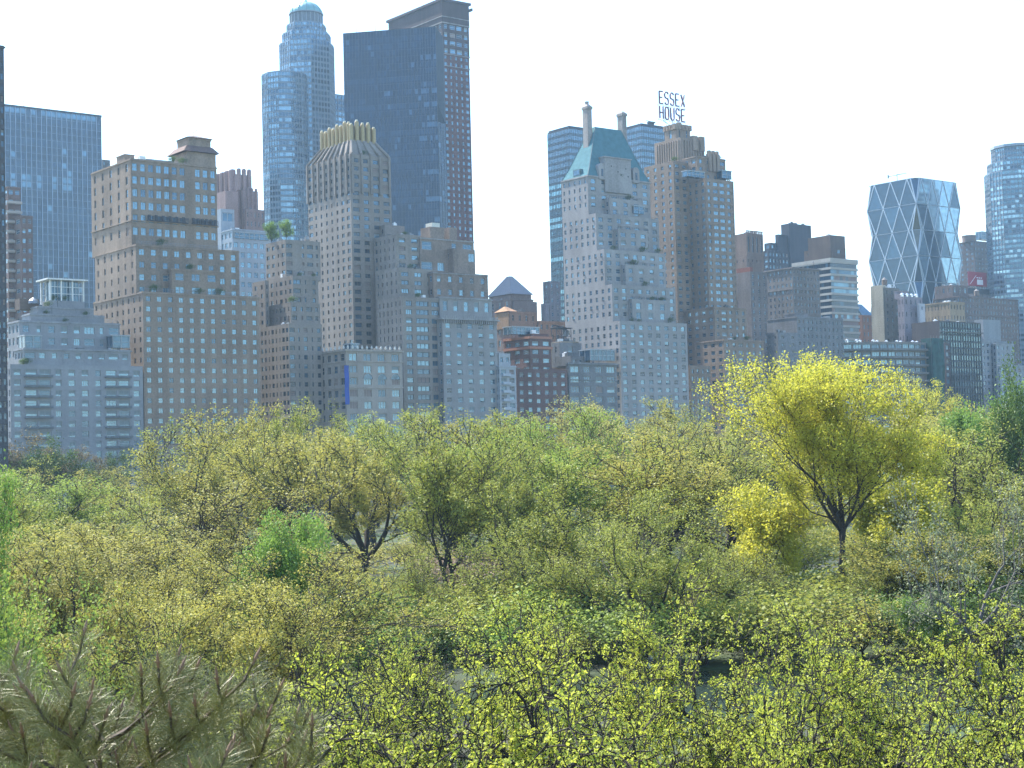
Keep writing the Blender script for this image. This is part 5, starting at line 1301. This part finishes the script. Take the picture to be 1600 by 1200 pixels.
PR = {
 'hero': proto(9, 26, 18, 'yellow', tries=8, per=34, lo=.34, hi=.64, size=.25, sig=.42, along=.5, fork=.36, minr=.02, limbs=4, spread=34, ratio=.78, levels=6, wob=.07, upb=.10, kang=23, r0=.44, stems=2, side=.5, kids=(2, 3)),
 'oa': proto(11, 20, 16, 'olive', lo=0.25, hi=0.5, per=34, size=.245, sig=.34, along=.36, minr=.032, fork=.22, limbs=4, spread=40, ratio=.78, levels=6, kids=(2, 2), kang=27, r0=.52, wob=.12, upb=.10, side=.55),
 'ob': proto(12, 20, 14, 'olive_green', lo=0.3, hi=0.55, per=34, size=.245, sig=.34, along=.36, minr=.032, fork=.26, limbs=4, spread=32, ratio=.79, levels=6, kids=(2, 2), kang=26, r0=.48, wob=.11, upb=.12, side=.55),
 'oc': proto(13, 20, 18, 'olive', lo=0.2, hi=0.42, per=34, size=.245, sig=.34, along=.36, minr=.032, fork=.16, limbs=5, spread=50, ratio=.77, levels=6, kids=(2, 2), kang=30, r0=.58, wob=.16, upb=.08, side=.55),
 'od': proto(14, 20, 13, 'olive', lo=0.32, hi=0.6, per=34, size=.245, sig=.34, along=.36, minr=.032, fork=.28, limbs=3, spread=28, ratio=.80, levels=6, kids=(2, 2), kang=25, r0=.42, stems=2, wob=.1, upb=.12, side=.5),
 'oe': proto(18, 20, 17, 'olive', lo=0.25, hi=0.5, per=20, size=.25, sig=.32, along=.35, minr=.036, fork=.2, limbs=5, spread=44, ratio=.79, levels=6, kids=(2, 2), kang=30, r0=.54, wob=.17, upb=.09, side=.6),
 'bare': proto(15, 14, 15, 'grey', bark=BARK_G, per=9, size=.22, sig=.3, fork=.18, limbs=4, spread=58, ratio=.78, levels=6, kids=(2, 2), kang=36, r0=.34, wob=.2, minr=.02),
 'round': proto(16, 12, 8.5, 'green', per=34, size=.28, sig=.38, fork=.2, limbs=5, spread=42, ratio=.70, levels=5, kang=36, r0=.22),
 'dense': proto(17, 16, 11, 'dark', per=42, size=.34, sig=.5, fork=.2, limbs=5, spread=45, ratio=.72, levels=5, kang=36, r0=.3),
 'fa': proto(21, 10, 11, 'lime', per=4.2, size=.115, sig=.15, burst=5, along=.8, fork=.16, limbs=5, spread=66, ratio=.79, levels=6, kids=(2, 3), kang=44, r0=.36, wob=.30, minr=.021, side=.6, upb=.0),
 'fb': proto(22, 10, 9.5, 'lime', per=4.2, size=.115, sig=.15, burst=5, along=.8, fork=.2, limbs=4, spread=60, ratio=.79, levels=6, kids=(2, 3), kang=46, r0=.36, wob=.34, minr=.021, side=.6, upb=.0),
 'fc': proto(23, 10, 12, 'lime', per=4.2, size=.115, sig=.15, burst=5, along=.8, fork=.14, limbs=5, spread=70, ratio=.79, levels=6, kids=(2, 3), kang=46, r0=.40, wob=.32, minr=.021, side=.62, upb=.0),
 'will': proto(24, 16, 10, 'green', per=34, size=.19, sig=.4, fork=.2, limbs=5, spread=46, ratio=.74, levels=5, kang=34, r0=.25),
 'bush': proto(25, 5, 7, 'dark', per=16, size=.24, sig=.35, fork=.05, limbs=7, spread=62, ratio=.72, levels=4, kang=40, r0=.10, wob=.2),
}
TREES = []
KINDW = {'olive': 'olive', 'olive_green': 'olive green', 'yellow': 'golden yellow', 'lime': 'yellow-green', 'fresh': 'fresh green', 'straw': 'straw-yellow', 'green': 'bright green', 'dark': 'dark green', 'brown': 'brownish', 'pink': 'pinkish', 'grey': 'thin grey'}
def tree(px, pyt, D, pk, leaf=None, wpx=None, label=None, rz=None, group='park trees', cat='tree', name='tree', H=None):
    rng = random.Random(int(px*7+D*13)); p = PR[pk]
    P = ray(px, pyt, D); g = gz(P[0], P[1]); h = (P[2]-g) if H is None else H
    sz_ = h/p.H; sx = sz_*rng.uniform(.92, 1.08) if wpx is None else (wpx/FPX*D)/p.W
    o = empty(name, (P[0], P[1], g), rng.uniform(0, 6.28) if rz is None else rz, None, cat, group); o.scale = (sx, sx, sz_)
    t = bpy.data.objects.new('trunk', p.trunk); c = bpy.data.objects.new('crown', p.crown)
    for q in (t, c): col.objects.link(q); q.parent = o
    lf = leaf or p.leaf
    if leaf and leaf != p.leaf:
        c.material_slots[0].link = 'OBJECT'; c.material_slots[0].material = LEAF[leaf]
    TREES.append([o, px, D, lf, label, pyt]); return o

# --- the trees one can single out
tree(1302, 556, 152, 'hero', wpx=250, rz=2.2, label='great golden yellow vase-shaped tree towering over the others at right, trunk bare below')
tree(345, 638, 205, 'oc', wpx=260, label='broad domed olive tree breaking the skyline below the tan brick tower')
tree(440, 632, 235, 'oa', 'olive_green', wpx=150)
tree(700, 660, 160, 'od', 'olive_green', wpx=190, rz=.3, label='tall slender tree with two long dark stems standing at the centre left')
tree(782, 690, 175, 'ob', 'olive_green', wpx=150)
tree(1008, 775, 127, 'oc', 'olive_green', wpx=270, rz=1.2, label='low tree whose thick dark trunk forks in a wide Y beyond the pond')
tree(440, 806, 116, 'round', 'green', wpx=120, label='small vivid green round tree standing out from the olive wood at left')
tree(-34, 700, 62, 'will', 'green', wpx=170, label='bright green tree cut by the left border, tallest there')
tree(-10, 880, 48, 'will', 'fresh', wpx=300, label='feathery light green tree in front of the taller one at the left border')
tree(1515, 735, 112, 'bare', 'grey', wpx=270, label='spreading grey-limbed tree with sparse leaves right of the great golden tree')
tree(1395, 725, 172, 'round', 'yellow', wpx=150, label='small yellow tree glowing behind the right side of the great golden tree')
tree(1195, 760, 158, 'round', 'yellow', wpx=130, label='small yellow tree at the left foot of the great golden tree')
tree(1452, 590, 400, 'oa', 'yellow', wpx=130, label='hazy pale gold treetop far behind, just right of the great golden tree')
tree(1600, 572, 225, 'dense', 'dark', wpx=85, label='dense dark green tree at the right border above the olive crowns')
tree(1530, 606, 260, 'dense', 'green', wpx=120, label='green dense-leaved tree left of the dark one at the right border')
tree(1440, 855, 118, 'round', 'green', wpx=80, H=5)
for px, py in ((8, 684), (70, 690), (128, 700), (178, 704), (-40, 680)):
    tree(px, py, 415, 'dense' if px < 100 else 'oa', 'brown' if px in (8, 128) else 'dark', wpx=95)
# --- skyline rows
SKY = [(-60, 700), (0, 712), (60, 722), (120, 724), (160, 716), (200, 734), (240, 695), (300, 655), (420, 640), (470, 662), (520, 652), (600, 640), (700, 645), (760, 640), (830, 650), (900, 618), (960, 630), (1010, 648), (1070, 620), (1130, 640), (1200, 640), (1350, 640), (1440, 618), (1500, 628), (1560, 640), (1660, 640)]
def skyl(px): return float(np.interp(px, [a for a, b_ in SKY], [b_ for a, b_ in SKY]))
rt_ = random.Random(21)
def row(D, x0, x1, step, dy, kinds, jit=.35, w=(1.2, 1.5), skip=lambda px: False):
    px = x0
    while px < x1:
        p = px+rt_.uniform(-jit, jit)*step; DD = D*(1+rt_.uniform(-.06, .06)); ty = (dy(p) if callable(dy) else dy)+rt_.uniform(-1, 1)*10
        lim = front_dist(p) - 45
        if DD < lim and not skip(p):
            k, lf = rt_.choice(kinds); tree(p, ty, DD, k, lf, wpx=step*rt_.uniform(*w))
        px += step
OL = [('oa', None), ('ob', None), ('oc', None), ('od', None), ('oe', None), ('oa', 'olive_green'), ('oc', 'olive_green'), ('ob', 'olive'), ('oe', 'olive_green'), ('oc', 'straw'), ('oa', 'straw'), ('ob', 'fresh'), ('oe', 'straw')]
row(370, 240, 1640, 125, lambda p: skyl(p)+5, OL)
row(285, -40, 1660, 150, lambda p: skyl(p)+4, OL)
row(228, -60, 1660, 180, lambda p: skyl(p)+14, OL, w=(1.15, 1.35), skip=lambda p: 1200 < p < 1390 or 300 < p < 400)
row(184, -60, 1660, 205, lambda p: skyl(p)+42, OL, w=(1.2, 1.4), skip=lambda p: 1190 < p < 1400 or 300 < p < 400 or 620 < p < 780)
row(150, -60, 1660, 235, lambda p: skyl(p)+105, OL, w=(1.1, 1.3), skip=lambda p: 1180 < p < 1420 or 630 < p < 770 or 930 < p < 1080)
row(131, -60, 1660, 190, lambda p: 825, OL, w=(1.15, 1.35), skip=lambda p: 1215 < p < 1385 or 640 < p < 765 or 910 < p < 1095 or 340 < p < 540)
for (px, py, w_) in ((1180, 862, 150), (1400, 872, 170), (1245, 905, 110), (650, 850, 120), (800, 845, 150), (900, 860, 130), (1120, 850, 150)):
    tree(px, py, 136, 'oe', 'olive_green', wpx=w_)
row(106, -60, 620, 190, lambda p: 850, OL, w=(1.2, 1.4))
row(86, -60, 640, 200, lambda p: 915, OL+[('will', 'olive_green')], w=(1.2, 1.4))
row(70, 200, 560, 170, lambda p: 990, [('fa', 'olive_green'), ('fb', 'olive_green')], w=(1.5, 1.8))
# --- foreground yellow-green trees
row(68, 640, 1700, 220, lambda p: 938+14*math.sin(p*.011)+max(0, 800-p)*.25, [('fa', None), ('fb', None), ('fc', None)], w=(1.5, 1.7), jit=.2)
row(52, 500, 1700, 265, lambda p: 1000+16*math.sin(p*.013)+max(0, 700-p)*.2, [('fa', None), ('fb', None), ('fc', None)], w=(1.4, 1.6), jit=.2)
row(39, 560, 1700, 350, lambda p: 1085+15*math.sin(p*.02), [('fb', None), ('fc', None)], w=(1.3, 1.5), jit=.2)
# --- shrubs
def shrub(px, D, h, leaf, label=None):
    P = ray(px, 715, D); o = tree(px, 715, D, 'bush', leaf, H=h, label=label, group='park shrubs', cat='shrub', name='shrub')
    s = h/PR['bush'].H; o.scale = (s*1.35, s*1.35, s)
for (px, D, h, lf, lb) in ((722, 175, 6.0, 'pink', 'pinkish bare bush seen between the two stems of the slender centre tree'), (985, 124, 4.0, 'dark', 'dark evergreen shrub left of the Y-forked trunk'), (1190, 130, 4.5, 'dark', 'dark evergreen shrub left of the golden tree trunk'), (1085, 126, 3.2, 'dark', None), (1370, 128, 4.5, 'dark', None), (1545, 124, 5, 'dark', None), (880, 124, 3, 'olive_green', None), (620, 124, 4, 'dark', None), (560, 118, 4, 'green', None), (1480, 126, 4, 'green', None), (330, 120, 4.5, 'dark', None), (230, 110, 4, 'dark', None), (120, 120, 4.5, 'olive_green', None), (790, 125, 3.5, 'green', None)):
    shrub(px, D, h, lf, lb)
rs_ = random.Random(5)
for D in (126, 137, 150, 170, 200, 240, 300):
    px = -30
    while px < 1640:
        p = px+rs_.uniform(-25, 25)
        if not (1268 < p < 1335 and D < 152): shrub(p, D*rs_.uniform(.97, 1.03), rs_.uniform(2.2, 4.6)*(1+D/500), rs_.choice(['olive_green', 'olive_green', 'fresh', 'olive', 'dark', 'straw']))
        px += 105*rs_.uniform(.8, 1.3)
# small grey cabinet on the far bank
P = ray(1008, 715, 122); o = empty('utility_cabinet', (P[0], P[1], gz(P[0], P[1])), R(20), 'small pale grey cabinet at the foot of the Y-forked tree', 'cabinet')
b = MB(); b.box(-.5, .5, -.35, .35, -.3, 1.3); b.box(-.56, .56, -.41, .41, 1.305, 1.4); b.build('body', simple('cabinet_grey', (.4, .44, .45), .5), o)
b = MB(); b.box(-.45, -.02, -.38, -.353, .1, 1.2); b.box(.02, .45, -.38, -.353, .1, 1.2); b.build('door', simple('cabinet_door', (.33, .37, .38), .5), o)

# --- terrace greenery and roof trees
rg_ = random.Random(8)
b = MB(); b.prism([(-.6, -.25), (.6, -.25), (.6, .25), (-.6, .25)], 0, .55); PLM = b.mesh('box', [wall_mat((.25, .2, .16))])
for s_, n in ((TANB, 9), (WHITEB, 14), (GOLDB, 8), (FUT_LEFT, 8), (DECO, 6)):
    for k in range(n):
        u0, u1, v, v1, z1 = rg_.choice(s_.roofs)
        if u1-u0 < 4: continue
        P = s_.W(rg_.uniform(u0+1, u1-1), v+rg_.uniform(.8, 1.4), z1-.68)
        px, py = proj(P)
        o = empty('terrace_planter', tuple(P), YAW+.02, None, 'planter', 'terrace planters')
        t = bpy.data.objects.new('box', PLM); c = bpy.data.objects.new('crown', PR['bush'].crown); h = rg_.uniform(1.6, 3.0)
        for q in (t, c): col.objects.link(q); q.parent = o
        c.scale = (h/7, h/7, h/5); c.location = (0, 0, .3)
        TREES.append([o, px, 2000, 'dark', None, py, s_])
for (px, py, P, h, lb) in FUTURE_ROOF:
    p = PR['round']; o = empty('roof_tree', tuple(P), 1.0, lb, 'tree', 'roof terrace trees'); o.scale = (h*.55/p.W, h*.55/p.W, h/p.H)
    t = bpy.data.objects.new('trunk', p.trunk); c = bpy.data.objects.new('crown', p.crown)
    for q in (t, c): col.objects.link(q); q.parent = o
    b = MB(); b.prism([(-1.5*p.W/h, -1.5*p.W/h), (1.5*p.W/h, -1.5*p.W/h), (1.5*p.W/h, 1.5*p.W/h), (-1.5*p.W/h, 1.5*p.W/h)], 0, 1.2); b.build('planter', wall_mat((.3, .26, .22)), o)

# --- pine in the lower left foreground
def pine():
    rng = np.random.default_rng(77); P = ray(150, 1112, 11.2); bx, by = P[0], P[1]+.2; zt = P[2]-.05; g = gz(bx, by)
    o = empty('pine_tree', (bx, by, g), 0, 'long-needled pine with reddish brown upright shoots in the lower left foreground', 'tree')
    Ht = zt-g; S = []; shoots = []
    p = np.array([0, 0, -.5]); n = 12
    for i in range(n):
        q = np.array([.03*math.sin(i), .03*math.cos(i*1.3), -.5+(Ht+.2)*(i+1)/n]); S.append((*p, *q, .13*(1-i/n*.88), .13*(1-(i+1)/n*.88), 0)); p = q
    shoots.append((p, np.array([0, 0, 1.0]), .34))
    z = Ht-.2; L_ = .75
    while z > Ht-5.2:
        k = rng.integers(5, 8); a0 = rng.random()*6
        for j in range(k):
            a = a0+2*math.pi*j/k; ln = min(1.9, L_*rng.uniform(.75, 1.25)); d = np.array([math.cos(a), math.sin(a), rng.uniform(.25, .5)]); d /= np.linalg.norm(d)
            q0 = np.array([0, 0, z]); m = max(3, int(ln/.25))
            for i in range(m):
                d = nrm(d+np.array([0, 0, .05])+rng.normal(size=3)*.05); q1 = q0+d*ln/m; S.append((*q0, *q1, .022*(1-i/m*.6), .022*(1-(i+1)/m*.6), 1))
                if i > 0:
                    for sd in (-1, 1):
                        if rng.random() < .95:
                            sl = rng.uniform(.22, .5)*(1.1-i/m*.5); pd = nrm(np.cross(d, [0, 0, 1.0]))*sd; e = nrm(d*.8+pd*.9+np.array([0, 0, rng.uniform(.4, .9)])); q2 = q1+e*sl*.6; e2 = nrm(e+np.array([0, 0, .8])); q3 = q2+e2*sl*.4
                            S.append((*q1, *q2, .014, .012, 2)); S.append((*q2, *q3, .012, .009, 2)); shoots.append((q3, e2, rng.uniform(.8, 1.1)*.26))
                q0 = q1
            shoots.append((q0, nrm(d+np.array([0, 0, .9])), .32))
        z -= rng.uniform(.34, .46); L_ += .42
    S = np.array(S)
    t = bpy.data.objects.new('trunk', tubes_mesh('trunk', S, simple('pine_bark', (.08, .06, .045), .95))); col.objects.link(t); t.parent = o
    # needles
    V = []; tn = []; CV = MB()
    for (c, d, ln) in shoots:
        k = 260; s_ = rng.random((k, 1)); base = c - d*ln*s_*1.35; az = rng.random(k)*6.283; el = rng.uniform(.45, 1.25, k)
        h = np.array([1.0, 0, 0]) if abs(d[0]) < .8 else np.array([0, 1.0, 0]); x = nrm(np.cross(d, h)); y = np.cross(d, x)
        dr = d[None]*np.cos(el)[:, None]+(x[None]*np.cos(az)[:, None]+y[None]*np.sin(az)[:, None])*np.sin(el)[:, None]
        nl = rng.uniform(.13, .21, (k, 1)); mid = base+dr*nl*.55; tip = base+dr*nl+np.array([[0, 0, -.016]])*rng.random((k, 1))
        w_ = np.cross(dr, rng.normal(size=(k, 3))); w_ /= np.linalg.norm(w_, axis=1)[:, None]; w_ *= .0013
        V.append(np.stack([base-w_, base+w_, mid+w_, mid-w_, mid-w_, mid+w_, tip+w_*.3, tip-w_*.3], axis=1).reshape(-1, 3)); tn.append(np.repeat(rng.random()*.6+rng.random(k)*.4, 2))
        ch = ln*.42; CV.bar(c-d*.02, c+d*ch*.55, .011, n=6, w1=.010); CV.bar(c+d*ch*.55, c+d*ch, .010, n=6, w1=.003)
        for kk in range(3):
            e = nrm(d+.6*(x*math.cos(kk*2.1)+y*math.sin(kk*2.1))); CV.bar(c, c+e*ch*.4, .008, n=5, w1=.003)
    V = np.concatenate(V); F = np.arange(len(V)).reshape(-1, 4); tn = np.concatenate(tn)
    m, nt, out = newmat('pine_needles'); at = N(nt, 'ShaderNodeAttribute'); at.attribute_name = 'tint'; mx = N(nt, 'ShaderNodeMix', data_type='RGBA'); L(nt, at.outputs['Fac'], mx.inputs[0])
    mx.inputs[6].default_value = (.15, .15, .045, 1); mx.inputs[7].default_value = (.30, .29, .09, 1); bs = N(nt, 'ShaderNodeBsdfPrincipled'); L(nt, mx.outputs[2], bs.inputs['Base Color']); bs.inputs['Roughness'].default_value = .42; bs.inputs['Specular IOR Level'].default_value = .5
    L(nt, bs.outputs[0], out.inputs[0])
    c = bpy.data.objects.new('needles', np_mesh('needles', V, F, m, tn)); col.objects.link(c); c.parent = o
    CV.build('shoots', simple('pine_shoot', (.22, .13, .08), .7), o)
    return o
pine()

# --- labels of the remaining trees
LMK = [(-400, 20, 'at the left border'), (20, 120, 'below the pale stepped building'), (120, 220, "below the stepped building's right end"), (220, 310, "below the tan tower's left half"), (310, 405, "below the tan tower's right half"), (405, 500, 'below the gold-crowned tower'), (500, 580, 'below the blue corner banner'), (580, 650, 'below the arcaded building'), (650, 730, 'below the corbelled building'), (730, 808, 'below the narrow white house'), (808, 885, 'below the reddish brick block'), (885, 965, 'below the grey loft building'), (965, 1075, 'below the green-roofed tower'), (1075, 1195, 'below the art deco hotel'), (1195, 1320, 'below the plain grey building'), (1320, 1460, 'below the curved balconies'), (1460, 1535, 'below the dark grid building'), (1535, 2000, 'at the right border')]
def rowname(D):
    for a, t in ((40, 'nearest row'), (53, 'second row'), (66, 'third row'), (80, 'fourth row'), (105, 'row before the pond'), (135, 'far bank'), (160, 'front of the wood'), (200, 'middle wood'), (250, 'rear wood'), (320, 'second last row'), (1000, 'last row')):
        if D < a: return t
from collections import defaultdict
gr = defaultdict(list)
for T_ in TREES:
    o, px, D, lf, lb, py = T_[:6]
    if D == 2000:
        gr['small dark planter on a setback terrace of the %s' % {id(TANB): 'tan brick tower', id(WHITEB): 'green-roofed tower', id(GOLDB): 'gold-crowned tower', id(FUT_LEFT): 'pale stepped building', id(DECO): 'art deco hotel'}[id(T_[6])]].append(T_); continue
    if lb: o['label'] = lb; continue
    lm = [t for a, c, t in LMK if a <= px < c][0]; lm = lm if D > 100 else lm
    kind = 'shrub' if o['category'] == 'shrub' else 'tree'
    gr['%s %s, %s, %s' % (KINDW[lf], kind, rowname(D), lm)].append(T_)
for lab, ts in gr.items():
    ts.sort(key=lambda t: t[1])
    if len(ts) == 1: ts[0][0]['label'] = lab
    else:
        if ts[0][2] == 2000:
            ts.sort(key=lambda t: t[5])
            for i, T_ in enumerate(ts): T_[0]['label'] = lab + ', ' + ['topmost', 'second', 'third', 'fourth', 'fifth', 'sixth', 'seventh', 'eighth', 'ninth', 'tenth', 'eleventh', 'twelfth', 'thirteenth', 'fourteenth'][i] + ('' if i == 0 else ' from top')
            continue
        for i, T_ in enumerate(ts):
            nm = (['left', 'right'] if len(ts) == 2 else ['left', 'middle', 'right'] if len(ts) == 3 else ['first', 'second', 'third', 'fourth', 'fifth', 'sixth', 'seventh', 'eighth'])[min(i, 7)]
            T_[0]['label'] = nm + ' ' + lab
# ================================================================== LIGHT
SUN_AZ = R(47)      # to the left of the view direction
SUN_EL = R(50)
w = bpy.data.worlds.new('World'); scene.world = w; w.use_nodes = True
nt = w.node_tree; nt.nodes.clear()
out = nt.nodes.new('ShaderNodeOutputWorld'); bg = nt.nodes.new('ShaderNodeBackground'); sky = nt.nodes.new('ShaderNodeTexSky')
sky.sky_type = 'NISHITA'; sky.sun_disc = False; sky.sun_elevation = SUN_EL; sky.sun_rotation = -SUN_AZ
sky.dust_density = .7; sky.air_density = 1.4; sky.ozone_density = 2.5
bg.inputs[1].default_value = 0.135
nt.links.new(sky.outputs[0], bg.inputs[0]); nt.links.new(bg.outputs[0], out.inputs[0])
ld = bpy.data.lights.new('sun', 'SUN'); ld.energy = 4.6; ld.angle = R(0.5); ld.color = (1.0, .87, .68)
lo = bpy.data.objects.new('sun', ld); col.objects.link(lo)
d = Vector((-math.sin(SUN_AZ)*math.cos(SUN_EL), math.cos(SUN_AZ)*math.cos(SUN_EL), math.sin(SUN_EL)))
lo.rotation_euler = d.to_track_quat('Z', 'Y').to_euler(); lo.location = (0, 0, 60)
scene.view_settings.view_transform = 'Standard'; scene.view_settings.look = 'None'
scene.view_settings.exposure = 1.5; scene.view_settings.gamma = 1.0
HAZE = 0.0001
if HAZE > 0:
    m, nt, out = newmat('haze_air'); pv = nt.nodes.new('ShaderNodeVolumePrincipled')
    pv.inputs['Color'].default_value = (.55, .80, 1.0, 1); pv.inputs['Density'].default_value = HAZE; pv.inputs['Anisotropy'].default_value = .3
    nt.links.new(pv.outputs[0], out.inputs['Volume'])
    b = MB(); b.box(-1950, 1950, -350, 2250, -6, 360); o = b.build('haze', m); o['kind'] = 'stuff'
scene.cycles.volume_step_rate = 1.0; scene.cycles.volume_bounces = 0
scene.cycles.max_bounces = 6; scene.cycles.diffuse_bounces = 3; scene.cycles.transparent_max_bounces = 8
scene.cycles.use_denoising = True

cam.dof.use_dof = True; cam.dof.focus_distance = 300; cam.dof.aperture_fstop = 8.0

scene.view_settings.use_white_balance = True; scene.view_settings.white_balance_temperature = 5750
